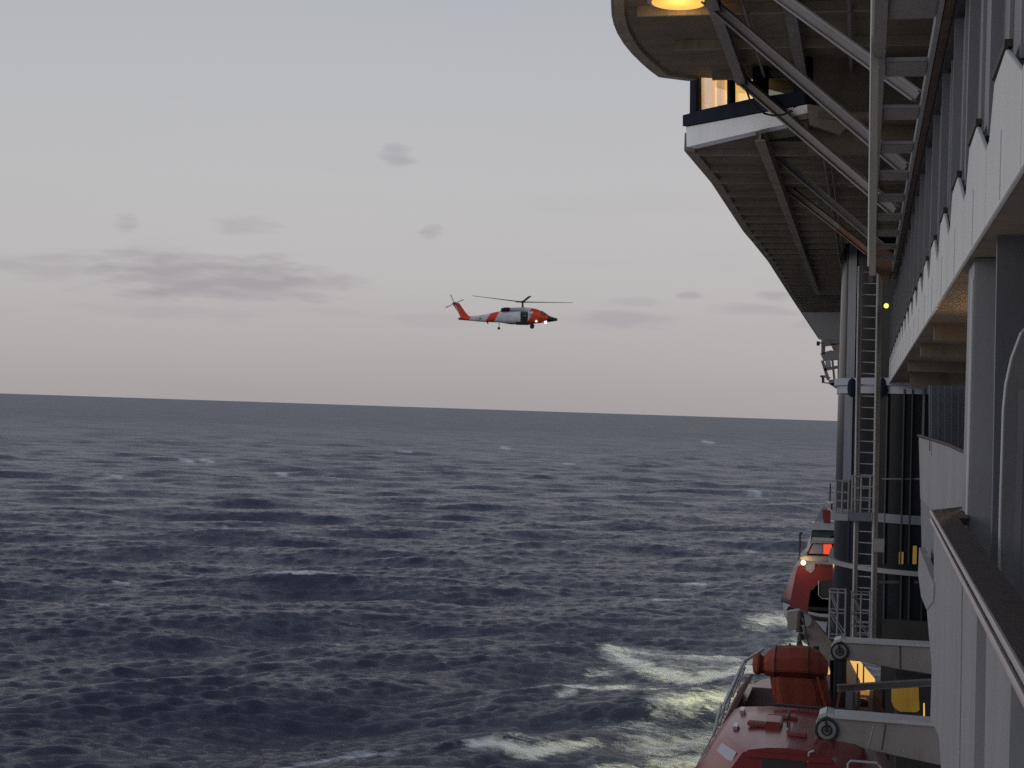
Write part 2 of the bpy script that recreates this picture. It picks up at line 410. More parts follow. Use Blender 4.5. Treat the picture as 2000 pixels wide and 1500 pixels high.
# hull side below (mostly unseen, blocks light and reflections of the sea)
B().box((2.6, -25, 0.3), (6.0, 120, zr(-2.9))).build('hull', 'grey', ship)
B().box((2.2, -25, zr(-2.8)), (6.0, 7.5, zr(-1.75))).build('deck_floor', 'grey', ship)

# --- balcony row above: soffit, parapets, screens
PX = .59                                                    # outer face of the balcony row
z0, z1, zt = zr(1.05), zr(1.765), zr(3.27)
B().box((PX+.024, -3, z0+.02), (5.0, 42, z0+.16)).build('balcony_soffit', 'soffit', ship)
pitch = 1.925; ystart = 6.42/YC-3*pitch
nb = 22
pp = None
for i in range(nb):
    y = ystart+i*pitch
    if pp is None:
        prof = [(0, z0), (0, z1-.28), (.05, z1-.29), (.88, z1-.005), (1.53, z1-.025), (1.77, z1-.27), (pitch-.012, z1-.28), (pitch-.012, z0)]
        pp = B().poly([(PX, y+a, b) for a, b in prof], (.022, 0, 0)).build('parapet_panel', 'band', ship, bevel=.004)
        for s in (.98,): B().box((PX-.005, y+s, z0+.02), (PX-.0005, y+s+.015, z1-.36)).build('panel_seam', 'band', pp)
        tr = B().box((PX-.008, y+.86, z1+.004), (PX+.03, y+1.60, z1+.040)).build('top_rail', 'teak', pp)
        sc = B().box((PX+.065, y+.03, z1-.42), (PX+.105, y+pitch-.03, zt-.14)).build('balcony_screen', 'screen', ship)
        fin = B().box((PX-.0, y+pitch-.07, z1-.20), (PX+.13, y+pitch+.0, zt-.12))
        fo = fin.build('screen_post', 'screen', ship, bevel=.008)
        for s in (.65, 1.27): B().box((PX+.045, y+s, z1-.1), (PX+.064, y+s+.03, zt-.14)).build('screen_batten', 'grey', sc)
    else:
        for src in (pp, sc, fo): repeat(src, [(0, i*pitch, 0)])
# upper deck edge rail with brown teak facing, and grating girder beside it
yA, yB = 3.0, 36
B().box((PX-.075, yA, zt), (PX-.005, yB, zt+.14)).build('deck_edge_rail', 'brown', ship, label='brown edge rail of the deck above')
B().box((PX-.002, yA, zt-.09), (PX+.4, yB, zt+.10)).build('deck_edge', 'dark', ship)
B().box((PX+.4, yA, zt+.12), (6, yB, zt+.3)).build('deck_slab', 'soffit', ship)
B().bar((PX-.105, yA, zt+.05), (PX-.105, yB, zt+.05), .04, .14).build('inner_stringer', 'grey', ship)
B().ibeam((0.03, yA, zt+.02), (0.03, yB, zt+.02), .10, .18).build('outer_stringer', 'steel', ship)
cm = None
for k in range(-4, 9):
    zc = F*3.3/ (1e3/(1.437+.21*k)); y = (zc/YC)
    if y < yA: continue
    if cm is None:
        y00 = y; cm = B().box((.085, y-.30, zt+.00), (PX-.13, y+.30, zt+.05)).build('cross_member', 'steel', ship, bevel=.01)
    else: repeat(cm, [(0, y-y00, 0)])
# bracket at the end of the girder
B().poly([onY(u, v, 34.0) for u, v in [(1700, 488), (1722, 478), (1752, 500), (1748, 520), (1738, 548), (1722, 548), (1716, 530), (1700, 525)]], (0, .5, 0)).build('end_bracket', 'primer_and_glow', ship, bevel=.03)
# tall vertical post in front of the struts
B().ibeam(P(1712, -90, 13.5), P(1704, 538, 13.5), .055, .06, t=.016).build('vertical_post', 'rib', ship)
B().tube([P(1703.5, -90, 13.4), P(1696, 520, 13.4)], .008).build('conduit', 'white', ship)

# --- upper canopy deck (round ended) with lamp
zc_ = zr(6.2)
pts = [onZ(u, v, zc_) for u, v in [(1206, -260), (1200, -160), (1197, -60), (1198, 0), (1199, 22), (1203, 40), (1210, 58), (1222, 78), (1238, 98), (1258, 118), (1274, 132), (1290, 144), (1345, 151), (1720, 164)]]
yE = pts[-1].y
outl = pts+[Vector((2.8, yE, zc_)), Vector((2.8, pts[0].y, zc_))]
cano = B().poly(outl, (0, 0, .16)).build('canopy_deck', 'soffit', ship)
fb = B()
inn = [Vector((p.x+.17, p.y-(.12 if i > 8 else .02), p.z)) for i, p in enumerate(pts[:13])]
for a, b, c, d in zip(pts[:13], pts[1:13], inn, inn[1:]):
    fb.poly([a-Vector((0, 0, .0)), b, d, c], (0, 0, -.07))
fb.build('canopy_rim', 'rib', cano)
fb = B()
for a, b in zip(pts[:13], pts[1:13]):
    fb.bar(a+Vector((-.02, 0, .12)), b+Vector((-.02, 0, .12)), .03, .36)
fb.build('canopy_fascia', 'grey', cano)
for v in (-150, -70, 5, 75, 137):
    p = onZ(1500, v, zc_)
    xl = -3.55 if v < 50 else (-3.25 if v < 100 else -2.85)
    B().box((xl, p.y-.03, zc_-.16), (2.5, p.y+.03, zc_-.003)).build('canopy_rib', 'rib', ship)
for u, v, v2 in ((1449, 160, 1), (1571, 168, 1)):
    p = onZ(u, v-8, zc_-.2)
    B().ibeam((p.x, 12, zc_-.25), (p.x, p.y, zc_-.25), .17, .17, t=.03).build('canopy_beam', 'steel', ship)
lc = onZ(1326, -4, zc_-.02)
B().tube([lc+Vector((0, 0, .0)), lc+Vector((0, 0, -.05))], .47, 40).build('lamp_housing', 'grey', ship)
B().tube([lc+Vector((0, 0, -.052)), lc+Vector((0, 0, -.075))], .40, 40).build('ceiling_lamp', 'lamp', ship, label='round glowing lamp under the rounded canopy')
lamp('canopy_lamp_light', lc+Vector((0, 0, -.25)), 10, (1, .6, .25), .3)

# --- room with lit windows under the canopy
def face(uvs, n0=None):                                       # points on the slanting aft face of the room
    a = P(1340, 250, 28.5); b = P(1575, 207, 26.15)
    n = (b-a).cross(Vector((0, 0, 1))); n.z = 0
    out = []
    for u, v in uvs:
        r = ray(u, v); t = n.dot(a-CAM)/n.dot(r); out.append(CAM+r*t)
    n = n.normalized()
    return out, (-n if n.y < 0 else n)                        # the normal points away from the camera
def fplate(uvs, back, thick, name, m, parent=ship, label=None, bevel=0):
    p, n = face(uvs); sh = Vector((0, back, 0)) if back > .3 else n*back
    return B().poly([q+sh for q in p], n*thick).build(name, m, parent, label, bevel)
room = fplate([(1340, 248), (1576, 204), (1578, 232), (1341, 287)], 0, .25, 'room_fascia', 'fascia', label='pale fascia below the lit windows')
fplate([(1338, 226), (1380, 214), (1480, 192), (1575, 178), (1576, 202.5), (1338, 247)], -.06, .3, 'window_sill', 'navy')
fplate([(1348, 100), (1358, 100), (1359, 222), (1347, 224)], 0, .15, 'window_post', 'navy')
for a, b in ((1420, 1425), (1470, 1490), (1549, 1576)):
    fplate([(a, 100), (b, 100), (b, 200), (a, 212)], 0, .15, 'window_post', 'navy')
wf = fplate([(1359, 102), (1419, 102), (1419, 206), (1359, 218)], .10, .015, 'window_glass', 'dark')
def glassmat():
    m = bpy.data.materials.new('clear_glass'); m.use_nodes = True; t = m.node_tree; n = t.nodes; l = t.links
    n.remove(n['Principled BSDF']); tr = n.new('ShaderNodeBsdfTransparent'); gl = n.new('ShaderNodeBsdfGlossy'); gl.inputs[1].default_value = .03
    mx = n.new('ShaderNodeMixShader'); mx.inputs[0].default_value = .05; l.new(tr.outputs[0], mx.inputs[1]); l.new(gl.outputs[0], mx.inputs[2])
    l.new(mx.outputs[0], n['Material Output'].inputs[0]); return m
M['clear'] = glassmat(); wf.data.materials.clear(); wf.data.materials.append(M['clear'])
fplate([(1426, 102), (1469, 102), (1469, 195), (1426, 205)], .10, .015, 'window_glass', 'clear')
fplate([(1491, 102), (1548, 102), (1548, 182), (1491, 190)], .10, .015, 'window_glass', 'clear')
for a, b, mm, bk in ((1359, 1380, 'curtain', .8), (1381, 1391, 'curtainb', .95), (1392, 1403, 'curtain', .8), (1404, 1421, 'curtainb', .9), (1421, 1446, 'curtainb', .7), (1447, 1472, 'curtainb', .85)):
    fplate([(a, 80), (b, 80), (b, 230), (a, 230)], bk, .12, 'curtain', mm)
fplate([(1480, 150), (1552, 168), (1552, 189), (1500, 190)], .9, .1, 'inner_wall', 'palelit')
fplate([(1350, 60), (1580, 60), (1580, 250), (1350, 250)], 1.3, .1, 'room_back_wall', 'dark')
# plain bulkhead inboard of the room
B().poly([P(u, v, 26.3) for u, v in [(1577, 90), (1880, 90), (1880, 300), (1578, 300)]], (0, .2, 0)).build('bulkhead', 'soffit', ship)
B().poly([P(u, v, 26.0) for u, v in [(1577, 203), (1640, 215), (1662, 240), (1640, 262), (1580, 243)]], (0, .1, 0)).build('gusset_plate', 'rib', ship)
cb = [P(u, v, 26) for u, v in [(1455, 150), (1457, 172), (1464, 194), (1478, 212), (1494, 222), (1512, 226), (1530, 224), (1548, 216)]]
B().tube(cb, .018, 6).build('hanging_cable', 'cable', ship)

# --- long overhanging deck above the lifeboats
zo = zr(5.1)
a = onZ(1340, 287, zo); bpts = [(1340, 287), (1392, 350), (1455, 448), (1472, 468), (1502, 506), (1552, 586), (1600, 660)]
edge = [onZ(u, v, zo) for u, v in bpts]
rgt = onZ(1575, 232, zo)
outl = edge+[Vector((2.8, edge[-1].y, zo)), Vector((2.8, rgt.y, zo)), rgt]
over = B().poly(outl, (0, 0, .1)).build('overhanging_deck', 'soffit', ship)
fb = B()
for p, q in zip(edge, edge[1:]):
    fb.poly([p, q, q+Vector((.17, 0, 0)), p+Vector((.17, 0, 0))], (0, 0, -.08))
    fb.bar(p+Vector((-.02, 0, .1)), q+Vector((-.02, 0, .1)), .03, .34)
fb.build('deck_rim', 'rib', over)
def xedge(y):
    for p, q in zip(edge, edge[1:]):
        if p.y <= y <= q.y: return p.x+(q.x-p.x)*(y-p.y)/(q.y-p.y)
    return edge[-1].x if y > edge[-1].y else edge[0].x
y = edge[0].y+.25; k = 0
while y < edge[-1].y:
    B().box((xedge(y)+.1, y-.035, zo-.13), (2.6, y+.035, zo-.003)).build('deck_rib', 'rib', ship)
    y += 1.5 + (.5 if k in (0, 2) else 0); k += 1
p = onZ(1486, 262, zo-.15); q = onZ(1590, 530, zo-.15)
B().ibeam((p.x, p.y-.2, zo-.22), (p.x*1.0, 60, zo-.22), .17, .18, t=.03).build('deck_beam', 'rib', ship)
# forward end plate of the overhang
B().poly([onY(u, v, 62) for u, v in [(1566, 610), (1650, 610), (1650, 664), (1602, 663), (1588, 642)]], (0, .3, 0)).build('end_plate', 'grey', ship)
for x_, r_ in ((-.9, .03), (-.78, .018), (.1, .04)):
    B().tube([(x_, edge[0].y+.4, zo-.17), (x_, 60, zo-.17)], r_, 6).build('deck_pipe', 'steel', ship)
for x_, r_ in ((-1.9, .025), (-.4, .035)):
    B().tube([(x_, 12, zc_-.2), (x_, yE-.15, zc_-.2)], r_, 6).build('canopy_pipe', 'steel', ship)
for x_, y_ in ((-2.3, 31.4), (-1.3, 36.0), (-.4, 33.4)):
    B().box((x_-.12, y_-.1, zo-.10), (x_+.12, y_+.1, zo-.003)).build('bulkhead_light', 'grey', ship, bevel=.02)
# diagonal struts
def strut(a, b, wd, m, ht=None):
    B().ibeam(P(*a), P(*b), wd, ht or wd, t=wd*.16).build('diagonal_strut', m, ship)
strut((1380, -2, 22.4), (1768, 330, 20.4), .16, 'steel'); strut((1500, -24, 17.2), (1792, 188, 15.9), .13, 'steel')
strut((1444, 152, 27.2), (1748, 412, 24.6), .17, 'steel'); strut((1512, 300, 30), (1728, 486, 29.4), .14, 'steel')
strut((1537, 366, 34.0), (1640, 446, 33.0), .15, 'rib'); strut((1639.5, 445.6, 33.0), (1697, 492, 32.4), .15, 'primer_and_glow')  # inboard end browner: orange lamplight put into its colour

# --- elevator tower
TY = 43.2; tx0 = -.80; tx1 = 4.6
TC, TA, TB = Vector((2.0, 46.1, 0)), 2.8, 3.4                 # rounded outboard side, an ellipse in plan
def yf(x, off=0):
    t = min(1, max(0, (TC.x-x)/(TA+off))); return TC.y-(TB+off)*math.sqrt(max(0, 1-t*t))
def plan(off=0, n=18):
    pts = [Vector((tx1, yf(3), 0))-Vector((0, off, 0))]
    for k in range(n+1):
        t = k/n*math.pi/2
        pts.append(Vector((TC.x-(TA+off)*math.sin(t), TC.y-(TB+off)*math.cos(t), 0)))
    pts += [Vector((tx0-off, TC.y+3, 0)), Vector((tx1, TC.y+3, 0))]
    return pts
def zt_at(v): return onY(1690, v, 43.7).z
def tw(v0, v1, off, name, m, bevel=0, label=None, parent=ship):
    za, zb = zt_at(v1), zt_at(v0)
    return B().poly([p+Vector((0, 0, za)) for p in plan(off)], (0, 0, zb-za)).build(name, m, parent, label, bevel, smooth=True)
towr = tw(380, 1262, 0, 'elevator_tower', 'glass', label='dark glass elevator tower with rounded outboard corner')
tw(738, 752, .12, 'tower_collar', 'collar', parent=towr); tw(752.5, 768, .04, 'tower_collar', 'collar', parent=towr)
tw(1104, 1113, .14, 'tower_ledge', 'grey', parent=towr)
tw(999, 1016, .06, 'tower_ledge', 'bluegrey', parent=towr)
tw(1256, 1270, .15, 'tower_ledge', 'navy', parent=towr)
def tpanel(u0, u1, v0, v1, m, d=.05, name='tower_panel', y=None, th=.04):
    off = d if y is None else TY-y+.03
    def q(u, v):
        yy = 44.0
        for _ in range(12): yy = yf(onY(u, v, yy).x, 0)
        return onY(u, v, yy-off)
    B().poly([q(u, v) for u, v in [(u0, v0), (u1, v0), (u1-(v1-v0)*.0235, v1), (u0-(v1-v0)*.0235, v1)]], (0, th, 0)).build(name, m, towr, bevel=.01)
tpanel(1650, 1655, 395, 738, 'white', y=TY+.1); tpanel(1660, 1676, 430, 738, 'bluegrey', y=TY-.03, th=.12)
tpanel(1656, 1658.5, 430, 738, 'dark', y=TY+.02); 
tpanel(1650, 1666, 771, 938, 'bluegrey', y=TY-.02, th=.08); tpanel(1643, 1646, 771, 1103, 'grey', y=TY+.12)
tpanel(1641, 1660, 1018, 1098, 'navy', y=TY+.0, th=.08)
for u in (1732, 1765, 1781, 1806): tpanel(u, u+3, 760, 1102, 'dark', y=TY-.05, name='tower_mullion'); tpanel(u-6, u-3, 1116, 1255, 'dark', y=TY-.05, name='tower_mullion')
tpanel(1806, 1811, 600, 860, 'bluegrey', y=TY-.1, name='tower_mullion')
tpanel(1722, 1830, 934, 937, 'bluegrey', y=TY-.1, name='tower_transom')
tpanel(1756, 1765, 1078, 1102, 'dimlit', y=TY-.03, name='lit_window'); tpanel(1783, 1791, 1066, 1102, 'dimlit', y=TY-.03, name='lit_window')
tpanel(1716, 1830, 1134, 1140, 'dark', y=TY-.1, name='tower_transom')
for u in (1664, 1723):                                        # dark blue rubber pads on the collar
    c = onY(u, 757, TY-.1); rings = []
    for k in range(9):
        t = -1+2*k/8; s = math.sqrt(max(0, 1-t*t))*.9+.1
        rings.append([c+Vector((math.cos(a)*.125*s, math.sin(a)*.09*s, t*.27)) for a in [j*math.pi/5 for j in range(10)]])
    B().loft(rings).build('fender_pad', 'navy', towr, smooth=True)
# tall ladder with its posts
LY = 41.0
lad = B().ibeam(onY(1680, 520, LY), onY(1668, 1248, LY), .13, .10, t=.025).build('boarding_ladder', 'steel', ship, label='tall vertical ladder with grey rungs in front of the tower')
B().tube([onY(1677, 520, LY-.08), onY(1665.5, 1248, LY-.08)], .022).build('ladder_edge', 'white', lad)
B().tube([onY(1714.5, 520, LY), onY(1701.5, 1248, LY)], .028).build('ladder_rail', 'white', lad)
B().ibeam(onY(1720, 520, LY+.1), onY(1707, 1248, LY+.1), .10, .10, t=.025).build('ladder_post', 'rib', lad)
rg = None
for k in range(33):
    v = 531+22*k; dx = -(v-520)*.0172
    a_, b_ = onY(1684+dx, v, LY), onY(1714+dx, v+1, LY)
    if rg is None: rg = B().tube([a_, b_], .014, 6).build('rung', 'white', lad); base_ = a_
    else:
        c = rg.copy(); C.objects.link(c); c.parent = lad; c.location = rg.location+(a_-base_)
# platforms with guard rails beside the ladder
def cage(u0, u1, vt, vb, vm, y, depth, name='platform_cage', diag=False):
    b = B(); q = lambda u, v, d: onY(u, v, y)+Vector((0, d, 0))
    for d in (0, depth):
        for u in (u0, (u0+u1)/2, u1): b.tube([q(u+1, vt, d), q(u-1, vb, d)], .022, 6)
        for v in (vt, *vm, vb): b.tube([q(u0, v, d), q(u1, v+2, d)], .018, 6)
        if diag: b.tube([q(u0, vm[0], d), q(u1, vb, d)], .016, 6); b.tube([q(u0, vt, d), q((u0+u1)/2, vm[0], d)], .016, 6)
    for u in (u0, u1): b.tube([q(u, vt, 0), q(u, vt, depth)], .018, 6)
    return b.build(name, 'grey', ship)
cage(1633, 1657, 939, 1001, [961, 978], LY-.2, .6); cage(1664, 1699, 930, 1001, [952, 976], LY-.4, .7)
cage(1620, 1651, 1156, 1246, [1196], LY-.6, .8, diag=True); cage(1663, 1699, 1160, 1246, [1196, 1222], LY-.5, .7, diag=True)
B().box(tuple(onY(1622, 1016, LY-.2)), tuple(onY(1657, 1001, LY-.2)+Vector((0, .8, 0)))).build('platform', 'collar', ship, bevel=.01)
B().box(tuple(onY(1657.5, 1017, LY-.5)), tuple(onY(1702, 1002, LY-.5)+Vector((0, .8, 0)))).build('platform', 'bluegrey', ship, bevel=.01)
B().box(tuple(onY(1704, 1078, LY-.3)), tuple(onY(1728, 1053, LY-.3)+Vector((0, .2, 0)))).build('junction_box', 'grey', ship, bevel=.01)
# lamps beside the tower
q = onY(1731, 597, 36)
B().tube([q, q+Vector((0, .08, 0))], .055, 14).build('signal_lamp', 'lampg', ship, label='small yellow green lamp behind the ladder top')

# --- machinery gallery at the forward end of the overhang
gal = B()
GY = 63
def gp(u, v): return onY(u, v, GY)
gal.poly([gp(*p) for p in [(1604, 664), (1640, 664), (1640, 673), (1604, 676)]], (0, .5, 0))
gal.poly([gp(*p) for p in [(1602, 690), (1622, 684), (1640, 688), (1640, 702), (1608, 704)]], (0, .6, 0))
gal.build('gallery', 'grey', ship, bevel=.01)
B().poly([gp(*p) for p in [(1604, 676), (1612, 676), (1611, 692), (1604, 690)]], (0, .3, 0)).build('gallery_post', 'steel', ship)
B().poly([gp(*p) for p in [(1622, 671), (1640, 671), (1640, 688), (1628, 686)]], (0, .3, 0)).build('gallery_post', 'rib', ship)
for p0, p1 in (((1606, 704), (1618, 742)), ((1626, 704), (1630, 745)), ((1638, 703), (1638, 745)), ((1610, 722), (1640, 716))):
    B().bar(gp(*p0), gp(*p1), .09, .12).build('gallery_strut', 'steel', ship)
B().poly([gp(*p) for p in [(1618, 742), (1640, 740), (1640, 755), (1632, 755), (1619, 750)]], (0, .5, 0)).build('gallery_shelf', 'grey', ship)
B().poly([gp(*p) for p in [(1616, 748), (1650, 748), (1650, 770), (1640, 762), (1630, 757)]], (0, .4, 0)).build('gallery_bracket', 'collar', ship)
B().poly([gp(*p) for p in [(1612, 704), (1622, 703), (1624, 722), (1613, 722)]], (0, .15, 0)).build('gallery_window', 'pane', ship)
for (u, v) in ((1598, 671),):
    B().tube([gp(u-3, v), gp(u+3, v)], .09, 10).build('floodlight', 'dark', ship)
B().bar(gp(1597, 671), gp(1606, 669), .05, .05).build('floodlight_arm', 'grey', ship)
B().poly([gp(*p) for p in [(1602, 733), (1612, 733), (1612, 736), (1610, 736), (1610, 748), (1605, 748), (1605, 737), (1602, 737)]], (0, .2, 0)).build('searchlight', 'dark', ship)
B().bar(gp(1608, 736), gp(1622, 738), .05, .05).build('searchlight_arm', 'grey', ship); B().bar(gp(1608, 747), gp(1622, 749), .05, .05).build('searchlight_arm', 'grey', ship)

# --- near balcony, right edge of the view
cw = B().box((2.9, 2, zr(-1.7)), (3.0, 15.5, z0+.02)).build('cabin_wall', 'grey', ship)
for k in range(6): B().box((2.86, 3+k*2.2, zr(-1.7)), (2.898, 3.05+k*2.2, z0)).build('wall_batten', 'screen', cw)
B().box((PX+.3, 33.0, z0-.32), (3.4, 33.2, z0+.02)).build('soffit_beam', 'soffit', ship)
for yy, hh in ((11.2, .14), (16.9, .16), (21, .16), (27, .16)):
    B().box((PX+.10, yy, z0-.0-hh), (2.85, yy+.22, z0+.028)).build('soffit_beam', 'soffit', ship)
zc9 = 9.9
B().box((P(1893, 800, zc9).x, zc9/YC, zr(-.9)), (P(1950, 800, zc9).x+.05, zc9/YC+.6, z0+.025)).build('balcony_column', 'grey', ship, bevel=.012)
B().tube([P(1900, 545, zc9-.06), P(1889, 1010, zc9-.06)], .011, 8).build('column_edge_highlight', 'white', ship)  # thin white tube stands for the highlight on the column edge
# partition just behind the column
B().poly([P(u, v, 8.6) for u, v in [(1949, 420), (2080, 380), (2080, 1400), (1936, 1120), (1942, 800)]], (.0, .06, 0)).build('partition', 'screen', ship)
arch = [(2060, 590), (2018, 618), (1994, 652), (1976, 700), (1965, 750), (1960, 800), (1957, 900), (1954, 1000), (1951, 1150)]
B().poly([P(u, v, 8.2) for u, v in arch+[(2100, 1420), (2100, 590)]], (0, .05, 0)).build('arched_panel', 'grey', ship)
B().tube([P(u, v, 8.15) for u, v in arch], .0085, 8).build('arch_trim', 'white', ship)
for u in (1988, 1996): B().box(tuple(P(u, 1280, 8.0)), tuple(P(u+3, 760, 8.0)+Vector((0, .03, 0)))).build('panel_rib', 'screen', ship)
# dark panelled screen seen past the column
scr = B().poly([P(u, v, 13.4) for u, v in [(1815, 752), (1900, 752), (1900, 905), (1815, 880)]], (0, .08, 0)).build('cabin_screen', 'bluegrey', ship)
for k in range(6): B().poly([P(u, v, 13.3) for u, v in [(1819+k*13, 754), (1820.5+k*13, 754), (1820+k*13, 890), (1818.5+k*13, 890)]], (0, .03, 0)).build('screen_rib', 'screen', scr)
# pale wing plate beyond the hand rail
B().poly([P(1795, 853, 14.2), P(1822, 861, 13.2), P(1850, 870, 12.2), P(1892, 889, 10.9), P(1890, 1012, 10.9), P(1826, 1002, 13), P(1798, 975, 14.2)], (0, .08, 0)).build('wing_plate', 'grey', ship)
B().tube([P(1794, 851, 14.2), P(1822, 859, 13.2), P(1850, 868, 12.2), P(1893, 887, 10.9)], .014, 8).build('wing_plate_trim', 'teak', ship)
# teak hand rail
rz = zr(-.57)
def RL(v): return onZ(1821+(v-996)*.5893, v, rz)
def RR_(v): return onZ(1872+(v-1012)*.80, v, rz)
a0, a1, b0, b1 = RL(996), RL(1420), RR_(1012), RR_(1330)
c0, c1 = onZ(1892, 988, rz), onZ(1892, 1012, rz)
B().poly([a0, c0, c1, b0, b1, a1], (0, 0, -.045)).build('teak_handrail', 'teak', ship, label='dark teak hand rail top')
dd = (a1-a0).normalized(); side = dd.cross(Vector((0, 0, 1)))
if side.x > 0: side = -side
B().tube([a0+side*.008+Vector((0, 0, -.01)), a1+side*.008+Vector((0, 0, -.01))], .0105, 10).build('rail_edge', 'rail', ship, label='worn metal edge strip along the teak hand rail')
B().tube([a0+side*.004+Vector((0, 0, -.065)), a1+side*.004+Vector((0, 0, -.065))], .012, 10).build('lower_rail', 'rail', ship)
for t in (.18, .40, .58, .72):
    pz = a0.lerp(a1, t); B().box((pz.x-.004, pz.y-.02, pz.z-.075), (pz.x+.02, pz.y+.02, pz.z-.046)).build('rail_bracket', 'dark', ship)
# balustrade panels under the rail: a wall just inside the rail edge, parallel to it
def bal(uvs, inset, name, m, th=.05, label=None):
    o = a0-side*inset; nn = side; pts_ = []
    for u, v in uvs:
        r = ray(u, v); t = nn.dot(o-CAM)/nn.dot(r); pts_.append(CAM+r*t)
    return B().poly(pts_, -side*th).build(name, m, ship, label)
def rv(u): return 996+(u-1821)/.5893+24                       # v just under the rail at column u
bal([(1824, rv(1824)), (1879, rv(1879)), (1872, 1600), (1845, 1600), (1838, 1500), (1834, 1440), (1817, 1400), (1820, 1300), (1815, 1250), (1810, 1190), (1824, 1135)], .01, 'balustrade_panel', 'grey')
bal([(1881, rv(1881)), (1909, rv(1909)), (1900, 1600), (1874, 1600)], .01, 'balustrade_panel', 'grey')
bal([(1927, rv(1927)), (1976, rv(1976)), (1968, 1600), (1921, 1600)], .01, 'balustrade_panel', 'grey')
bal([(1905, rv(1905)+8), (1932, rv(1932)+4), (1926, 1600), (1896, 1600)], .08, 'balustrade_glass', 'glass')
bal([(1915, rv(1915)+8), (1918, rv(1918)+4), (1912, 1600), (1909, 1600)], .05, 'glass_strip', 'dark')
bal([(1970, rv(1970)+8), (2060, rv(2060)), (2060, 1640), (1960, 1600)], .08, 'balustrade_glass', 'bluegrey')
bal([(1798, 976), (1824, 1000), (1824, 1075), (1825, 1133), (1800, 1068)], .10, 'balustrade_end', 'screen')
bal([(1795, 1069), (1824, 1141), (1822, 1175), (1809, 1190), (1799, 1165), (1793, 1120)], .0, 'balustrade_end', 'grey')
# warm ceiling lamp behind the column
lp = Vector((1.2, 14.6, zr(.60)))
B().tube([lp+Vector((0, 0, .46)), lp+Vector((0, 0, .06))], .12, 16).build('soffit_lamp', 'lampw', ship)
lamp('soffit_lamp_light', lp, 18, (1, .50, .20), .1)

# --- boat deck: dark bulkhead, lit openings, davits
B().box((.9, 36.5, zr(-8)), (2.65, 42.5, zr(-6.2))).build('boat_deck', 'dark', ship)
B().box((.55, 39.4, zr(-9)), (3.0, 39.6, zr(-4.9))).build('deck_bulkhead', 'dark', ship)
B().poly([P(u, v, 35.0) for u, v in [(1652, 1288), (1678, 1291), (1709, 1328), (1709, 1372), (1660, 1372)]], (0, .15, 0)).build('lit_wall', 'litdeck', ship, label='yellow lit wall behind the davit')
B().poly([P(u, v, 34.6) for u, v in [(1638, 1285), (1657, 1288), (1680, 1332), (1682, 1402), (1662, 1402), (1661, 1350)]], (0, .2, 0)).build('davit_web', 'pale', ship)
B().poly([P(u, v, 34.9) for u, v in [(1741, 1338), (1792, 1338), (1794, 1345), (1796, 1386), (1790, 1391), (1758, 1390), (1746, 1382), (1741, 1370)]], (0, .1, 0)).build('lit_window', 'dimlit', ship, label='dull amber window behind the lower pipe')
B().poly([P(u, v, 34) for u, v in [(1803.5, 1374), (1806, 1374), (1806.5, 1408), (1803.5, 1408)]], (0, .05, 0)).build('lamp_strip', 'litdeck', ship)
B().poly([P(u, v, 42) for u, v in [(1588, 1262), (1598, 1260), (1614, 1288), (1626, 1330), (1612, 1340), (1596, 1300)]], (0, .1, 0)).build('lit_wall', 'litdeck', ship)
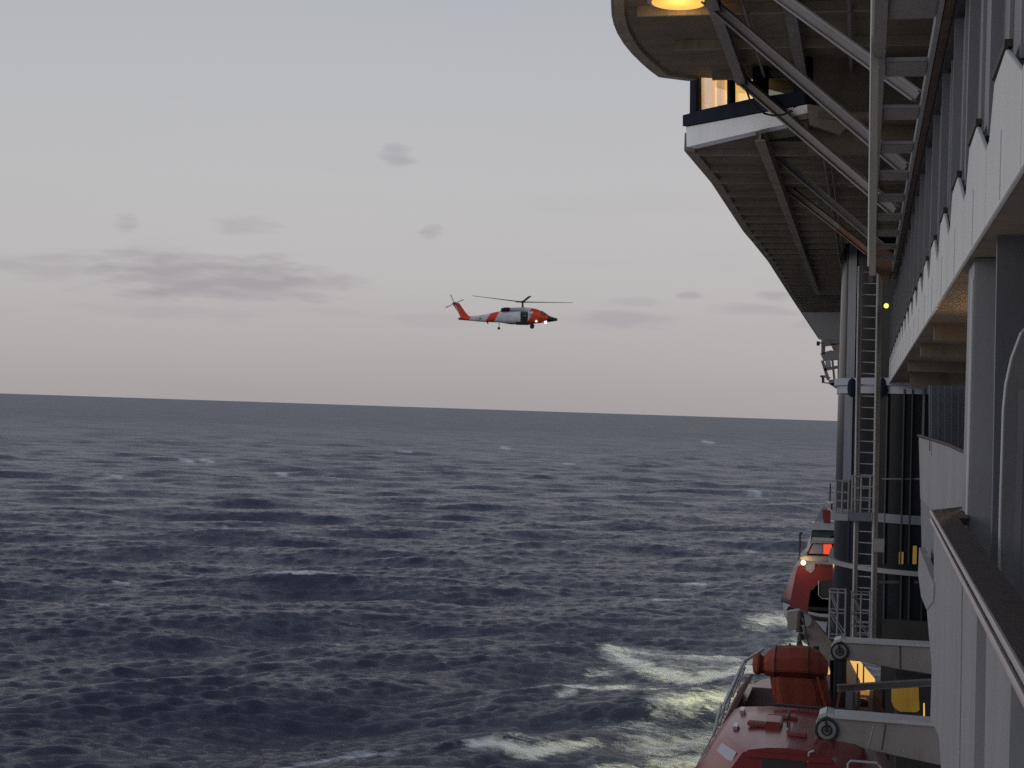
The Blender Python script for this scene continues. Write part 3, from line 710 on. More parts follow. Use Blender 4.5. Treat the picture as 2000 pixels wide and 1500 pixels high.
for (pu, pv, rr, zc, ur, name) in ((1615, 1425, 22, 24, 1850, 'davit'), (1640, 1272, 17, 32, 1850, 'davit')):
    s = rr/21.0; L_ = ur-pu
    y = P(pu, pv, zc).y; g = lambda du, dv: onY(pu+du, pv+dv, y)
    if rr > 20: prof = [(-22, -8), (-16, -24), (0, -28), (14, -23), (225, -6), (232, 72), (120, 48), (30, 28), (16, 22), (0, 25), (-16, 18), (-24, 4)]
    else: prof = [(-17, -6), (-12, -16), (2, -20), (12, -17), (200, -7), (200, 48), (110, 34), (40, 20), (14, 18), (0, 20), (-12, 15), (-18, 3)]
    d = B().poly([g(a, b) for a, b in prof], (0, .4, 0)).build(name, 'pale', ship, bevel=.012, label='white box girder davit arm')
    top = [(-14, -24), (0, -29), (14, -24), (225, -7)] if rr > 20 else [(-10, -17), (3, -21), (12, -18), (200, -8)]
    tb = B()
    for a, b in zip(top, top[1:]): tb.bar(g(*a)+Vector((0, .2, .02)), g(*b)+Vector((0, .2, .02)), .5, .055)
    tb.build('top_flange', 'white', d)
    c = g(0, 0); rm = rr/F*zc
    th_ = [k*2*math.pi/28 for k in range(29)]
    B().tube([c+Vector((math.cos(t)*rm*.95, -.02, math.sin(t)*rm*.95)) for t in th_], .022, 6, caps=False).build('pivot_ring', 'dark', d)
    B().tube([c+Vector((0, -.05, 0)), c+Vector((0, 0, 0))], rm*.82, 24).build('pivot_wheel', 'grey', d, bevel=.008)
    B().tube([c+Vector((math.cos(t)*rm*.42, -.055, math.sin(t)*rm*.42)) for t in th_], .014, 6, caps=False).build('wheel_groove', 'dark', d)
    B().tube([c+Vector((0, -.10, 0)), c+Vector((0, -.04, 0))], rm*.2, 12).build('pivot_pin', 'dark', d)
    B().bar(c+Vector((0, -.065, rm*.15)), c+Vector((-.02, -.065, rm*.8)), .03, .03).build('pin_keeper', 'black', d)
    for du in ((92, 115) if rr > 20 else (118,)):
        if rr > 20: B().bar(g(du, -10), g(du-14 if du < 100 else du-8, 40), .016, .012).build('girder_seam', 'dark' if du > 100 else 'white', d)
        else: B().bar(g(du, -10)+Vector((0, -.006, 0)), g(du, 34)+Vector((0, -.006, 0)), .02, .012).build('girder_seam', 'dark', d)
    B().poly([g(-20, 22*s), g(14, 20*s), g(10, 150), g(-12, 150)], (0, .3, 0)).build('davit_leg', 'grey' if rr > 20 else 'dark', d)
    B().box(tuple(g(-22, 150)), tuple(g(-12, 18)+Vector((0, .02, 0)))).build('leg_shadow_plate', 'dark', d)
pl = B().ibeam(P(1636, 1344, 31), P(1850, 1331, 31), .11, .14, t=.03).build('cross_pipe', 'steel', ship)
B().ibeam(P(1659, 1345, 31.3), P(1657, 1420, 31.3), .14, .14, t=.03).build('support_post', 'grey', ship)
for u in (1675, 1687): B().bar(P(u, 1296, 31.6), P(u-1, 1345, 31.6), .03, .03).build('support_rod', 'dark', ship)
for (p0, p1, m_) in (((1668, 1350), (1666, 1420), 'steel'), ((1677, 1350), (1678, 1400), 'grey'), ((1670, 1395), (1720, 1400), 'dark'), ((1726, 1345), (1726, 1400), 'dark')):
    B().bar(P(*p0, 32.5), P(*p1, 32.5), .06, .06).build('winch_frame', m_, ship)
B().tube([P(1672, 1378, 32.8), P(1692, 1380, 32.8)], .18, 16).build('winch_drum', 'dark', ship, bevel=.02)
# sloping davit arm of the boat ahead, with falls
D2 = 46
arm = B().poly([P(u, v, D2-5) for u, v in [(1537, 1196), (1560, 1192), (1580, 1204), (1634, 1266), (1622, 1300), (1600, 1278), (1562, 1248), (1560, 1232), (1538, 1230)]], (0, .5, 0)).build('davit', 'pale', ship, bevel=.02, label='sloping pale davit arm below the red boat ahead')
B().bar(P(1580, 1206, D2-5.1), P(1632, 1270, D2-5.1), .10, .10).build('arm_edge', 'rib', arm)
B().tube([P(1573, 1212, D2-5.3), P(1573, 1212, D2-5.0)], .16, 16).build('sheave', 'grey', arm)
B().tube([P(1574, 1243, D2-5.3), P(1574, 1243, D2-5.0)], .08, 12).build('sheave_pin', 'dark', arm)
for k, (u, v) in enumerate([(1563, 1200), (1562, 1214), (1561, 1228), (1563, 1243), (1561, 1257)]):
    B().tube([P(u, v-6, 37), P(u+1, v+6, 37)], [.05, .09], 8).build('fall_block', 'black', ship)
B().tube([P(1569, 1205, 37), P(1575, 1240, 36.5), P(1580, 1262, 36)], .018, 6).build('fall_wire', 'black', ship)
B().tube([P(1594, 1262, 37), P(1594, 1280, 37)], .07, 8).build('fall_block', 'black', ship)
lamp('deck_lamp_light', P(1700, 1300, 33.6), 7, (1, .62, .22), .15)
# flood lamps that light the wash
for y_, pw, tgt in ((69.5, 25000, (-11, 98, 0)), (93, 26000, (-10, 122, 0)), (124, 25000, (-7, 150, 0))):
    a_ = Vector((-.9, y_, 12.4)); dd_ = Vector(tgt)-a_; dd_.normalize()
    B().tube([a_, a_+dd_*.25], [.09, .16], 12).build('flood_lamp', 'lampw', ship)
    lamp('flood_lamp_light', a_+dd_*.3, pw, (.97, .93, .48), .2, 'SPOT', dd_, R(70))

# ------------------------------------------------------------------ lifeboats
def sect(cx, y, hb, zk, zg, zt_, wt, n=7):
    """closed ring: keel -> gunwale -> roof"""
    pts = [Vector((cx, y, zk))]
    for k in range(1, n):
        t = k/n; pts.append(Vector((cx-hb*math.sin(t*math.pi/2)**.7, y, zk+(zg-zk)*(t**1.5))))
    pts.append(Vector((cx-hb, y, zg)))
    for k in range(1, n):
        t = k/n; x = hb+(wt-hb)*t**.9; pts.append(Vector((cx-x, y, zg+(zt_-zg)*math.sin(t*math.pi/2)**1.1)))
    pts.append(Vector((cx-wt*.45, y, zt_+.07))); pts.append(Vector((cx, y, zt_+.1)))
    left = pts; right = [Vector((2*cx-p.x, p.y, p.z)) for p in pts[1:-1]][::-1]
    return left+right
def half(pts_rings, lo, hi): pass
def enclosed_boat(cx, y0, ln, label, cat, hullm, canm, group, cup=True):
    e = empty('lifeboat', (cx, y0+ln/2, zr(-7.4)), label, cat, group)
    zg = zr(-6.25); zk = zr(-7.5)
    ts = [0, .03, .08, .16, .3, .5, .7, .85, .94, 1]
    def prm(t):
        e_ = min(t, 1-t); s = min(1, (e_/.16))**.5 if e_ < .16 else 1
        return s
    up = []; lo = []
    for t in ts:
        s = max(prm(t), .42); y = y0+ln*t; hb = 1.6*s; zt_ = zr(-4.75)-(1-s)*1.1
        wt = 1.0*s; m = 8
        r = []
        prof = [(hb, zg), (hb*.97, zg+.28), (hb*.90, zg+.62*1), (hb*.80, zg+(zt_-zg)*.72), (wt*.98, zg+(zt_-zg)*.93), (wt*.7, zt_), (wt*.3, zt_+.06)]
        r = [Vector((cx-a, y, b)) for a, b in prof]+[Vector((cx+a, y, b)) for a, b in prof[::-1]]
        up.append(r)
        prof = [(hb*1.0, zg-.02), (hb*.98, zg-.45), (hb*.85, zk+.4), (hb*.45, zk+.08), (0.02, zk)]
        lo.append([Vector((cx-a, y, b)) for a, b in prof]+[Vector((cx+a, y, b)) for a, b in prof[::-1]])
    B().loft(up).build('canopy', canm, e, smooth=True)
    B().loft(lo).build('hull', hullm, e, smooth=True)
    g = B(); gl = [r[0] for r in up]+[r[-1] for r in up[::-1]]
    g.tube([p+Vector((0, 0, -.0)) for p in gl+[gl[0]]], .075, 8, caps=False).build('fender_band', 'black', e, smooth=True)
    return e
# --- near boat: red canopy forward, open well and orange covered cupola behind
nb_ = empty('tender_boat', (-1.0, 29, zr(-7.4)), 'nearest red boat with curved roof and a bulky orange covered steering station', 'lifeboat', 'red boats hanging along the ship side')
cx = -1.0; zg = zr(-6.1); zk = zr(-7.6)
rings = []; lo = []
for y, hb, tp in ((23.6, 1.18, .62), (24.55, 1.62, 1.04), (26, 1.62, 1.05), (27.0, 1.62, 1.02), (27.4, 1.6, .98)):
    zt_ = zr(-5.02) - (.10 if y > 27.2 else 0)
    prof = [(hb, zg), (hb*.975, zg+.28), (tp+(hb-tp)*.45, zg+.72), (tp+.05, zt_-.05), (tp-.04, zt_), (tp*.5, zt_+.05), (0.01, zt_+.07)]
    rings.append([Vector((cx-a, y, b)) for a, b in prof]+[Vector((cx+a, y, b)) for a, b in prof[::-1]])
B().loft(rings).build('canopy', 'red', nb_, smooth=True)
for y in [17, 17.6, 18.6, 20.5, 25, 30, 34, 36.5, 38]:
    s = 1
    if y < 19.6: s = max(((y-17)/2.6)**.5, .45)
    if y > 35: s = max(1-((y-35)/3)**1.5*.7, .3)
    hb = 1.62*s
    prof = [(hb, zg-.02), (hb*.98, zg-.5), (hb*.85, zk+.4), (hb*.45, zk+.08), (.02, zk)]
    lo.append([Vector((cx-a, y, b)) for a, b in prof]+[Vector((cx+a, y, b)) for a, b in prof[::-1]])
B().loft(lo).build('hull', 'red', nb_, smooth=True)
# raised coaming around the well
cg = B()
for sx_ in (-1, 1):
    cg.poly([Vector((cx+sx_*1.6, 27.42, zg)), Vector((cx+sx_*1.6, 35, zg)), Vector((cx+sx_*1.35, 35, zg+.35)), Vector((cx+sx_*1.25, 27.42, zg+.78))], (-sx_*.08, 0, 0))
cg.build('well_coaming', 'redmatt', nb_)
rl = B()
for k in range(5):
    y = 27.7+k*1.4; rl.tube([(cx-1.50, y, zg+.35), (cx-1.36, y, zg+.98-.05*k)], .028, 6)
rl.tube([(cx-1.30, 27.5, zg+1.0), (cx-1.30, 32, zg+1.08), (cx-1.05, 34.5, zg+1.0)], .035, 6)
rl.tube([(cx-1.42, 27.5, zg+.68), (cx-1.40, 34.2, zg+.75)], .022, 6)
rl.build('guard_rail', 'boatwhite', nb_)
B().box((cx-1.3, 27.5, zg-.0), (cx+1.3, 35, zg+.06)).build('well_deck', 'redmatt', nb_)
# cupola: red pedestal + orange tarpaulin drum lying across
cy = 30.6
def cpt(u, v, y): return onY(u, v, y)
ped = B(); rr_ = []
for (v, l, r_, yy) in ((1405, 1520, 1622, .95), (1372, 1516, 1622, .95), (1345, 1508, 1618, .9), (1318, 1504, 1612, .85)):
    a_, b_ = onY(l, v, cy), onY(r_, v, cy); h_ = yy; z_ = (a_.z+b_.z)/2; ch = .2
    rr_.append([Vector(p) for p in ((a_.x+ch, cy-h_/2, z_), (b_.x-ch, cy-h_/2, z_), (b_.x, cy-h_/2+ch, z_), (b_.x, cy+h_/2, z_), (a_.x, cy+h_/2, z_), (a_.x, cy-h_/2+ch, z_))])
ped.loft(rr_).build('cupola_pedestal', 'orange', nb_, bevel=.03)
rgs = []
for (u, vt, vb) in ((1471, 1284, 1302), (1474, 1276, 1316), (1484, 1273, 1320), (1490, 1283, 1314), (1500, 1272, 1320), (1516, 1262, 1323), (1545, 1259, 1324), (1580, 1261, 1326), (1600, 1270, 1327), (1610, 1281, 1327), (1618, 1294, 1318)):
    t_, b_ = onY(u, vt, cy-.1), onY(u, vb, cy-.1); cz = (t_.z+b_.z)/2; hr = (t_.z-b_.z)/2
    rgs.append([Vector((t_.x, cy-.1+math.cos(a)*hr*1.5+random.uniform(-.02, .02), cz+math.sin(a)*hr+random.uniform(-.012, .012))) for a in [k*2*math.pi/8+.39 for k in range(8)]])
B().loft(rgs).build('orange_cover', 'orange', nb_, bevel=.02, label='bulky orange tarpaulin cover')
for k_ in (3, 5, 7):                                          # lashing straps round the cover
    rg_ = rgs[k_]; c_ = sum(rg_, Vector())/8
    B().tube([c_+(p-c_)*1.03 for p in rg_+[rg_[0]]], .012, 5, caps=False).build('cover_strap', 'dark', nb_)
st = B()
for u in (1514, 1534, 1556, 1580): st.bar(onY(u, 1326, cy-.53), onY(u+4 if u > 1550 else u+2, 1388, cy-.53), .018, .018)
st.build('cover_lashing', 'orange', nb_)
B().bar(onY(1596, 1322, cy-.5), onY(1618, 1400, cy-.5), .05, .05).build('stay', 'orange', nb_); B().bar(onY(1640, 1350, cy-.5), onY(1632, 1396, cy-.5), .05, .05).build('stay', 'orange', nb_)
for u in (1543, 1566): B().tube([onY(u, 1265, cy), onY(u, 1256, cy)], [.04, .015], 6).build('cover_tie', 'dark', nb_)
hp = onZ(1515, 1412, zr(-4.93)); 
B().box((hp.x-.16, hp.y-.3, zr(-5.06)), (hp.x+.1, hp.y+.3, zr(-4.86))).build('roof_hatch', 'red', nb_, bevel=.02)
B().tube([(hp.x+.2, hp.y-.3, zr(-4.93)), (hp.x+.2, hp.y-.3, zr(-4.78)), (hp.x+.2, hp.y+.3, zr(-4.78)), (hp.x+.2, hp.y+.3, zr(-4.93))], .018, 6).build('hatch_handle', 'dark', nb_)
B().tube([(cx-.4, 26.8, zr(-4.90)), (cx+.9, 26.8, zr(-4.9))], .03, 6).build('roof_bar', 'dark', nb_)
def side_pane(y_0, y_1, m, sgn=-1, f0=.90, f1=.76):
    hb = 1.62
    z_0, z_1 = zg+.45, zg+.80
    xs0, xs1 = cx+sgn*(hb*.90+.012), cx+sgn*(hb*.74+.012)
    B().poly([Vector((xs0, y_0, z_0)), Vector((xs0, y_1, z_0)), Vector((xs1, y_1-.15, z_1)), Vector((xs1, y_0+.15, z_1))], (sgn*.012, 0, .012)).build('window_pane', m, nb_)
side_pane(25.0, 26.6, 'pane')
wy = 23.6
wh = B().box((cx-.66, wy-.06, zr(-5.12)), (cx+.66, wy-.002, zr(-5.04))).build('roof_lip', 'red', nb_, bevel=.01)
def chamfer(t, h): # point on the slanting corner of the near face
    a_, b_ = Vector((cx-1.18+.56*h, 23.6, zg+1.08*h)), Vector((cx-1.62+.58*h, 24.55, zg+1.08*h))
    return a_.lerp(b_, t)+Vector((-.02, -.02, 0))
B().poly([chamfer(.12, .22), chamfer(.90, .22), chamfer(.84, .92), chamfer(.18, .92)], (-.012, -.012, 0)).build('corner_pane', 'pane', nb_)
B().poly([onY(u, v, wy-.02) for u, v in [(1490, 1478), (1560, 1476), (1572, 1486), (1570, 1540), (1484, 1540)]], (0, .015, 0)).build('front_pane', 'darkpane', wh)
B().tube([onY(u, v, wy-.04) for u, v in [(1655, 1530), (1656, 1492), (1662, 1486), (1712, 1490), (1720, 1498), (1722, 1540)]], .018, 8).build('window_seal', 'boatwhite', wh)
B().tube([onY(u, v, wy-.04) for u, v in [(1578, 1488), (1580, 1470), (1590, 1466)]], .016, 8).build('grab_handle', 'boatwhite', wh)
for (u_, v_, zz, u2, v2) in ((1609, 1446, 23.9, 1611, 1500), (1633, 1290, 31.9, 1631, 1372), (1645, 1290, 31.9, 1645, 1380)):
    B().tube([P(u_, v_, zz), P(u2, v2, zz)], .014, 6).build('fall_wire', 'black', ship)
# grab lines, tape and pads on the roof and side
for k in range(5):
    y = 24.9+k*.5; a_, b_ = Vector((cx-1.36, y, zg+.72)), Vector((cx-1.36, y+.44, zg+.72))
    B().tube([a_, a_.lerp(b_, .5)+Vector((-.05, 0, -.10)), b_], .010, 5).build('grab_line', 'pale', nb_)
for x_, y_, a_, b_ in ((-.55, 25.2, .34, .22), (.1, 24.6, .30, .18), (-.2, 25.9, .5, .12)):
    B().box((cx+x_-a_/2, y_-b_/2, zr(-4.965)), (cx+x_+a_/2, y_+b_/2, zr(-4.90))).build('roof_pad', 'redpad', nb_, bevel=.02)
for y_ in (24.9, 26.3):
    B().box((cx-.93, y_, zr(-5.0)), (cx-.86, y_+.35, zr(-4.945))).build('reflective_tape', 'pane', nb_)
# --- boat ahead
def ahead(yy, label, hullm, canm, first):
    e = enclosed_boat(-1.0, yy, 12.5, label, 'lifeboat', hullm, canm, 'red boats hanging along the ship side')
    g = lambda u, v, dz=0: onY(u, v, yy-.05+dz)
    return e
b2 = ahead(52.0, 'red boat hanging beyond the ladder, bright lamp and black mast on its left', 'boatwhite', 'red', True)
Y2 = 52.0
g = lambda u, v, d=0: onY(u, v, Y2+d)
# end cabin with flared sides facing aft
B().poly([g(*p) for p in [(1541, 1190), (1546, 1160), (1553, 1125), (1560, 1102), (1640, 1104), (1640, 1204), (1600, 1202)]], (0, 1.2, 0)).build('end_cabin', 'red', b2, bevel=.06)
B().loft([[g(u, v, d) for u, v, d in q] for q in (
    ((1575, 1083, -.1), (1636, 1085, -.1), (1640, 1085, 1.3), (1578, 1083, 1.3)),
    ((1586, 1058, .1), (1636, 1060, .1), (1636, 1060, 1.1), (1588, 1058, 1.1)))]).build('cupola', 'red', b2, bevel=.02)
B().poly([g(u, v, -.14) for u, v in [(1580, 1081), (1588, 1063), (1606, 1063), (1607, 1082)]], (0, .02, 0)).build('cupola_pane', 'pane', b2)
B().poly([g(u, v, -.14) for u, v in [(1608, 1082), (1608, 1063), (1624, 1063), (1628, 1083)]], (0, .02, 0)).build('lit_pane', 'lampred', b2, label='pane glowing red')
B().poly([g(u, v, -.2) for u, v in [(1584, 1056), (1634, 1058), (1636, 1062), (1584, 1061)]], (0, 1.5, 0)).build('cupola_roof', 'pale', b2, bevel=.01)
B().poly([g(u, v, -.25) for u, v in [(1560, 1088), (1572, 1085), (1632, 1087), (1634, 1095), (1600, 1097), (1566, 1094)]], (0, 1.8, 0)).build('roof_rim', 'pale', b2, bevel=.02)
B().poly([g(u, v, -.03) for u, v in [(1572, 1098), (1592, 1100), (1591, 1112), (1584, 1120), (1574, 1113)]], (0, .02, 0)).build('end_pane', 'pane', b2)
B().poly([g(u, v, -.03) for u, v in [(1602, 1135), (1640, 1132), (1640, 1172), (1610, 1169), (1602, 1160)]], (0, .02, 0)).build('door_opening', 'dark', b2)
B().tube([g(u, v, -.05) for u, v in [(1599, 1134), (1599, 1162), (1606, 1169), (1622, 1170)]], .018, 6).build('door_frame', 'boatwhite', b2)
B().tube([g(1561, 1096, -.3), g(1563, 1040, -.3)], .03, 8).build('mast', 'black', b2); B().tube([g(1562, 1042, -.3), g(1568, 1041, -.3)], .03, 8).build('mast_head', 'black', b2)
q = g(1569, 1099, -.35)
rgs = [[q+Vector((math.cos(a)*.085*math.cos(b_), math.sin(b_)*.085, math.sin(a)*.085*math.cos(b_))) for a in [k*math.pi/6 for k in range(12)]] for b_ in (-1.4, -.9, -.3, .3, .9, 1.4)]
B().loft(rgs).build('deck_light', 'lampw', b2, smooth=True)
lamp('boat_light', q+Vector((0, -.25, 0)), 9, (1, .62, .3), .08)
B().tube([g(u, v, -.02) for u, v in [(1538, 1188), (1560, 1200), (1600, 1209), (1640, 1212)]], .07, 8).build('rubbing_band', 'black', b2)
b3 = ahead(74.0, 'far white and teal boat beside the tower with a small red cupola', 'teal', 'boatwhite', False)
Y3 = 74.0
g = lambda u, v, d=0: onY(u, v, Y3+d)
B().poly([g(*p) for p in [(1585, 1036), (1640, 1036), (1640, 1066), (1582, 1066)]], (0, 1, 0)).build('end_cabin', 'teal', b3, bevel=.04)
B().poly([g(u, v, -.3) for u, v in [(1585, 1022), (1600, 1018), (1640, 1020), (1640, 1036), (1584, 1035)]], (0, 1.5, 0)).build('roof_rim', 'boatwhite', b3, bevel=.02)
B().poly([g(u, v, -.4) for u, v in [(1606, 996), (1622, 996), (1622, 1022), (1608, 1021)]], (0, .6, 0)).build('cupola', 'red', b3, bevel=.03)
B().poly([g(u, v, -.1) for u, v in [(1590, 1020), (1606, 992), (1614, 980), (1619, 984), (1612, 1004), (1604, 1020)]], (0, .5, 0)).build('sloping_windscreen', 'pane', b3, bevel=.02)
B().box(tuple(g(1622, 996, -.5)), tuple(g(1631, 983, -.3))).build('red_locker', 'red', b3)
for (u, v) in ((1630, 967), (1629, 990), (1614, 988)):
    B().box(tuple(g(u-3, v+4, -.6)), tuple(g(u+4, v-4, -.5))).build('life_ring_box', 'boatwhite', b3, bevel=.01)
B().tube([g(1621, 978, -.4), g(1622, 944, -.4)], .03, 6).build('mast', 'black', b3)

# ------------------------------------------------------------------ helicopter
def build_heli():
    S = 88.9
    def hx(cx): return (cx-925)/S
    def hzz(cy): return (640-cy)/S
    pos = P(860+925/7.41, 530+640/7.41, 250)
    e = empty('rescue_helicopter', pos, 'orange and white rescue helicopter hovering in the dusk sky, landing lights on', 'helicopter')
    # local X = forward (image right), Z up, Y away from the camera
    rt = ROT @ Vector((1, 0, 0)); upv = ROT @ Vector((0, 1, 0)); bk = ROT @ Vector((0, 0, -1))
    vx = rt.normalized(); vz = Vector((0, 0, 1)); vz = (vz-vx*vz.dot(vx)).normalized(); vy = vz.cross(vx)
    e.rotation_euler = Matrix((vx, vy, vz)).transposed().to_euler()
    e.rotation_euler.rotate_axis('Y', R(.8))
    def hm(name, stops, rough=.4):
        m = bpy.data.materials.new(name); m.use_nodes = True; t = m.node_tree; n = t.nodes; l = t.links; b = n['Principled BSDF']
        b.inputs['Roughness'].default_value = rough
        tc = n.new('ShaderNodeTexCoord'); s = n.new('ShaderNodeSeparateXYZ'); l.new(tc.outputs['Object'], s.inputs[0])
        mm = n.new('ShaderNodeMath'); mm.operation = 'MULTIPLY_ADD'; l.new(s.outputs[2], mm.inputs[0]); mm.inputs[1].default_value = -.55; l.new(s.outputs[0], mm.inputs[2])
        mr = n.new('ShaderNodeMapRange'); l.new(mm.outputs[0], mr.inputs[0]); mr.inputs[1].default_value = -10; mr.inputs[2].default_value = 10
        r = n.new('ShaderNodeValToRGB'); r.color_ramp.interpolation = 'CONSTANT'; l.new(mr.outputs[0], r.inputs[0])
        els = r.color_ramp.elements; els[0].position = 0; els[0].color = (*stops[0][1], 1)
        els[1].position = (stops[1][0]+10)/20; els[1].color = (*stops[1][1], 1)
        for p, c in stops[2:]:
            q = els.new((p+10)/20); q.color = (*c, 1)
        nz = n.new('ShaderNodeTexNoise'); nz.inputs['Scale'].default_value = 1.6; nz.inputs['Detail'].default_value = 6
        mx = n.new('ShaderNodeMix'); mx.data_type = 'RGBA'; mx.blend_type = 'MULTIPLY'; l.new(tc.outputs['Object'], nz.inputs['Vector'])
        mr2 = n.new('ShaderNodeMapRange'); l.new(nz.outputs[0], mr2.inputs[0]); mr2.inputs[1].default_value = .3; mr2.inputs[2].default_value = .7; mr2.inputs[3].default_value = .7; mr2.inputs[4].default_value = 1.1
        mx.inputs[0].default_value = 1; l.new(r.outputs[0], mx.inputs[6]); l.new(mr2.outputs[0], mx.inputs[7]); l.new(mx.outputs[2], b.inputs['Base Color'])
        return m
    OR = (.90, .075, .022); WH = (.82, .83, .85); GR = (.50, .52, .56); DK = (.03, .03, .033)
    skin = hm('helicopter_paint', [(-10, OR), (-5.25, WH), (-2.45, OR), (-1.15, WH), (4.35, OR), (7.2, DK)])
    top = hm('cowling_paint', [(-10, DK), (.35, GR), (2.6, WH), (3.7, OR)])
    finm = hm('fin_paint', [(-10, DK), (-9.2, OR), (-8.9, OR)])
    def ring(x, t, b, hw, ex=.75, n=18):
        c = (t+b)/2; h = (t-b)/2; out = []
        for k in range(n):
            a = k*2*math.pi/n; ca, sa = math.cos(a), math.sin(a)
            out.append(Vector((x, math.copysign(abs(ca)**ex, ca)*hw, c+math.copysign(abs(sa)**ex, sa)*h)))
        return out
    def lf(secs, name, m, sm=True, parent=e):
        b = B(); b.loft([ring(hx(c), hzz(t), hzz(bb), hw) for c, t, bb, hw in secs]); return b.build(name, m, parent, smooth=sm, world=False)
    lf([(300, 668, 712, .18), (430, 658, 722, .28), (560, 640, 732, .38), (700, 615, 738, .5), (800, 590, 740, .65), (870, 578, 742, .85), (930, 574, 752, 1.0), (1000, 572, 764, 1.12),
        (1160, 570, 766, 1.16), (1280, 566, 762, 1.16), (1380, 560, 748, 1.1), (1440, 562, 742, 1.02), (1490, 590, 736, .92), (1540, 616, 730, .80), (1600, 644, 720, .6), (1650, 660, 712, .42), (1690, 668, 706, .28)], 'fuselage', skin)
    lf([(868, 572, 590, .55), (900, 545, 590, .75), (950, 528, 590, .85), (1000, 528, 590, .85), (1060, 524, 590, .85), (1150, 519, 590, .8), (1230, 517, 590, .8), (1290, 520, 590, .85), (1380, 536, 590, .8), (1440, 556, 600, .7), (1475, 575, 605, .5)], 'engine_cowling', top)
    # fin
    pts = [(165, 470), (212, 448), (274, 474), (348, 578), (402, 642), (432, 660), (424, 722), (300, 706), (262, 690), (290, 672), (262, 610)]
    B().poly([Vector((hx(a), -.12, hzz(b))) for a, b in pts], (0, .24, 0)).build('tail_fin', finm, e, bevel=.04, world=False)
    B().poly([Vector((hx(262), -2.0, hzz(694))), Vector((hx(330), -2.1, hzz(690))), Vector((hx(345), 2.1, hzz(690))), Vector((hx(262), 2.0, hzz(694)))], (0, 0, -.1)).build('stabilator', finm, e, bevel=.02, world=False)
    def part(name, m): return lambda b, **k: b.build(name, m, e, world=False, **k)
    # exhausts, intake, door, windows (on both sides)
    for sy in (-1, 1):
        B().tube([Vector((hx(880), sy*.95, hzz(562))), Vector((hx(930), sy*1.0, hzz(556))), Vector((hx(1000), sy*.9, hzz(552)))], [.24, .33, .3], 14).build('engine_exhaust', 'black', e, smooth=True, world=False)
        B().box((hx(1160), sy*1.17-.02, hzz(728)), (hx(1266), sy*1.17+.02, hzz(584))).build('cabin_door_opening', 'black', e, world=False)
        B().box((hx(1172), sy*1.2-.015, hzz(668)), (hx(1210), sy*1.2+.015, hzz(618))).build('cabin_seat', 'dark', e, world=False)
        B().box((hx(1212), sy*1.2-.015, hzz(650)), (hx(1240), sy*1.2+.015, hzz(634))).build('cabin_gear', 'pale', e, world=False)
        B().box((hx(1160), sy*1.20-.01, hzz(608)), (hx(1266), sy*1.20+.01, hzz(600))).build('door_track', 'grey', e, world=False)
        B().box((hx(1005), sy*1.13-.03, hzz(735)), (hx(1100), sy*1.13+.03, hzz(705))).build('sponson_step', 'white', e, world=False)
        B().poly([Vector((hx(a), sy*y_, hzz(b))) for a, b, y_ in ((1450, 600, 1.0), (1452, 572, .95), (1478, 570, .88), (1526, 622, .82), (1520, 632, .88), (1480, 618, .96))], (0, sy*.06, 0)).build('cockpit_window', 'darkpane', e, world=False)
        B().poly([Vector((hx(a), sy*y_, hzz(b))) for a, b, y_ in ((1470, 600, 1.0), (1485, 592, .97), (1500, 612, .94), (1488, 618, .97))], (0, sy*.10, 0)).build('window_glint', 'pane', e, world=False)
        B().poly([Vector((hx(a), sy*y_, hzz(b))) for a, b, y_ in ((1288, 612, 1.165), (1318, 606, 1.16), (1322, 640, 1.16), (1290, 648, 1.165))], (0, sy*.03, 0)).build('cabin_window', 'pane', e, world=False)
        B().tube([Vector((hx(1300), sy*1.0, hzz(740))), Vector((hx(1335), sy*1.3, hzz(785)))], [.22, .12], 8).build('landing_strut', 'dark', e, world=False)
        B().tube([Vector((hx(1330), sy*1.25, hzz(788))), Vector((hx(1330), sy*1.5, hzz(788)))], .36, 20).build('main_wheel', 'black', e, bevel=.05, world=False)
        for cx_, cz_ in ((1388, 722),): B().tube([Vector((hx(cx_), sy*1.02, hzz(cz_))), Vector((hx(cx_)+.03, sy*1.15, hzz(cz_)))], .13, 12).build('landing_light', 'hlight', e, world=False)
        B().box((hx(560), sy*.40-.03, hzz(696)), (hx(600), sy*.40+.03, hzz(676))).build('tail_emblem_patch', 'grey', e, world=False)
    B().poly([Vector((hx(a), -.65, hzz(b))) for a, b in ((1478, 572), (1500, 585), (1580, 640), (1640, 662), (1600, 668), (1540, 632))], (0, 1.3, 0)).build('windscreen', 'darkpane', e, bevel=.03, world=False)
    B().tube([Vector((hx(1640), 0, hzz(684))), Vector((hx(1695), 0, hzz(688)))], [.22, .16], 12).build('nose_sensor', 'black', e, world=False)
    B().tube([Vector((hx(1505), -.5, hzz(728))), Vector((hx(1540), -.5, hzz(726)))], [.2, .24], 14).build('landing_light', 'hlight', e, world=False)
    B().tube([Vector((hx(1010), -.6, hzz(762))), Vector((hx(1290), -.6, hzz(760)))], .09, 8).build('belly_pod', 'black', e, world=False)
    B().box((hx(1100), -1.0, hzz(768)), (hx(1285), 1.0, hzz(728))).build('door_sill', 'black', e, bevel=.04, world=False)
    B().tube([Vector((hx(855), 0, hzz(738))), Vector((hx(850), 0, hzz(818)))], .045, 8).build('tail_wheel_strut', 'dark', e, world=False)
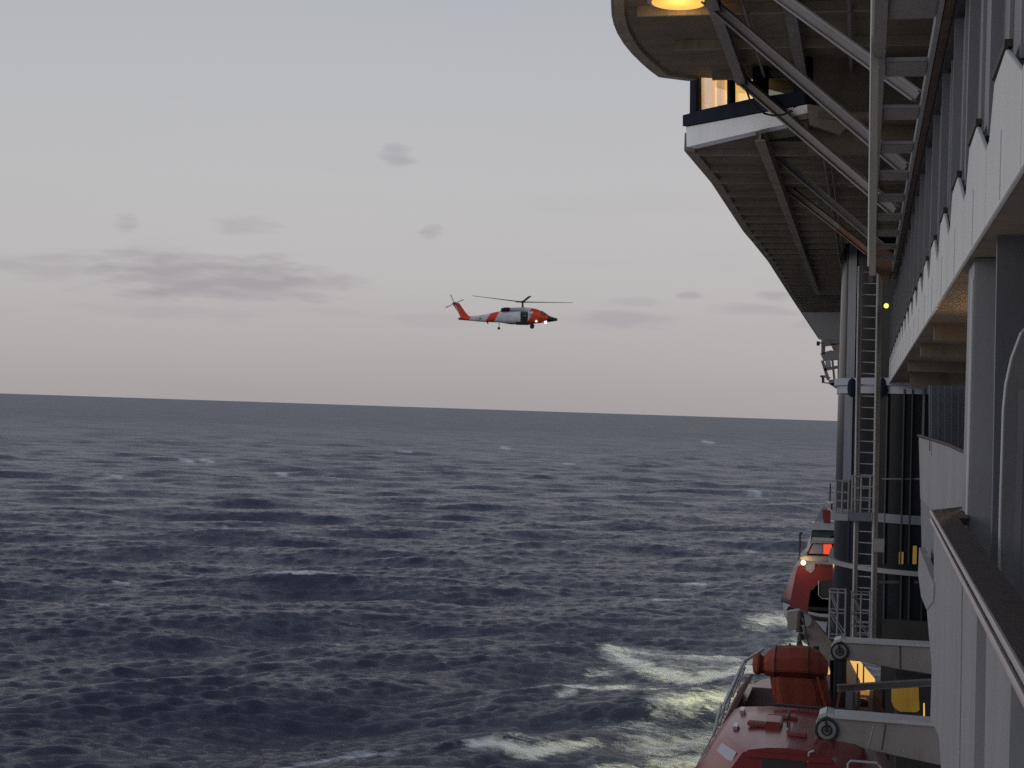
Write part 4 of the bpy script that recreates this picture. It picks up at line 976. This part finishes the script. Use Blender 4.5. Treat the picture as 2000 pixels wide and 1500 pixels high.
    B().tube([Vector((hx(850), -.12, hzz(825))), Vector((hx(850), .12, hzz(825)))], .23, 16).build('tail_wheel', 'black', e, bevel=.04, world=False)
    B().poly([Vector((hx(a), -.05, hzz(b))) for a, b in ((668, 738), (690, 768), (700, 768), (694, 738))], (0, .1, 0)).build('belly_antenna', 'black', e, world=False)
    B().tube([Vector((hx(1190), 0, hzz(520))), Vector((hx(1188), 0, hzz(440)))], [.2, .13], 10).build('rotor_mast', 'primer_and_glow', e, world=False)
    c = Vector((hx(1188), 0, hzz(440)))
    B().tube([c+Vector((0, 0, -.1)), c+Vector((0, 0, .0)), c+Vector((0, 0, .14)), c+Vector((0, 0, .2))], [.45, .6, .35, .15], 14).build('rotor_hub', 'dark', e, world=False)
    for k, az_ in enumerate((8, 98, 188, 278)):
        a = R(az_); d = Vector((math.cos(a), math.sin(a), 0)); s = Vector((-d.y, d.x, 0)); tilt = -.045
        def bp(r, w_, dz):
            cone = .055*r; return c+d*r+s*w_+Vector((0, 0, dz+cone+tilt*(d*r).x))
        rings = []
        for r_, wd in ((.4, .12), (1.2, .14), (1.4, .27), (7.6, .27), (8.0, .2), (8.25, .1)):
            rings.append([bp(r_, -wd, -.02), bp(r_, 0, -.035-.07*max(0, 1-r_/4)), bp(r_, wd, .0), bp(r_, 0, .035+.07*max(0, 1-r_/4))])
        B().loft(rings).build('rotor_blade', 'dark', e, world=False)
    tcn = Vector((hx(205), -.35, hzz(478)))
    B().tube([tcn+Vector((0, -.1, 0)), tcn+Vector((0, .25, 0))], .16, 10).build('tail_rotor_hub', 'dark', e, world=False)
    for k in range(4):
        a = R(25+90*k); d = Vector((math.cos(a), 0, math.sin(a))); s = Vector((-d.z, 0, d.x))
        B().poly([tcn+d*.15-s*.07, tcn+d*.15+s*.07, tcn+d*1.6+s*.09, tcn+d*1.6-s*.09], (0, .03, 0)).build('tail_rotor_blade', 'band', e, world=False)
    q = pos
build_heli()
print('objects', len(bpy.data.objects), 'tris', sum(len(o.data.polygons) for o in bpy.data.objects if o.type == 'MESH'))
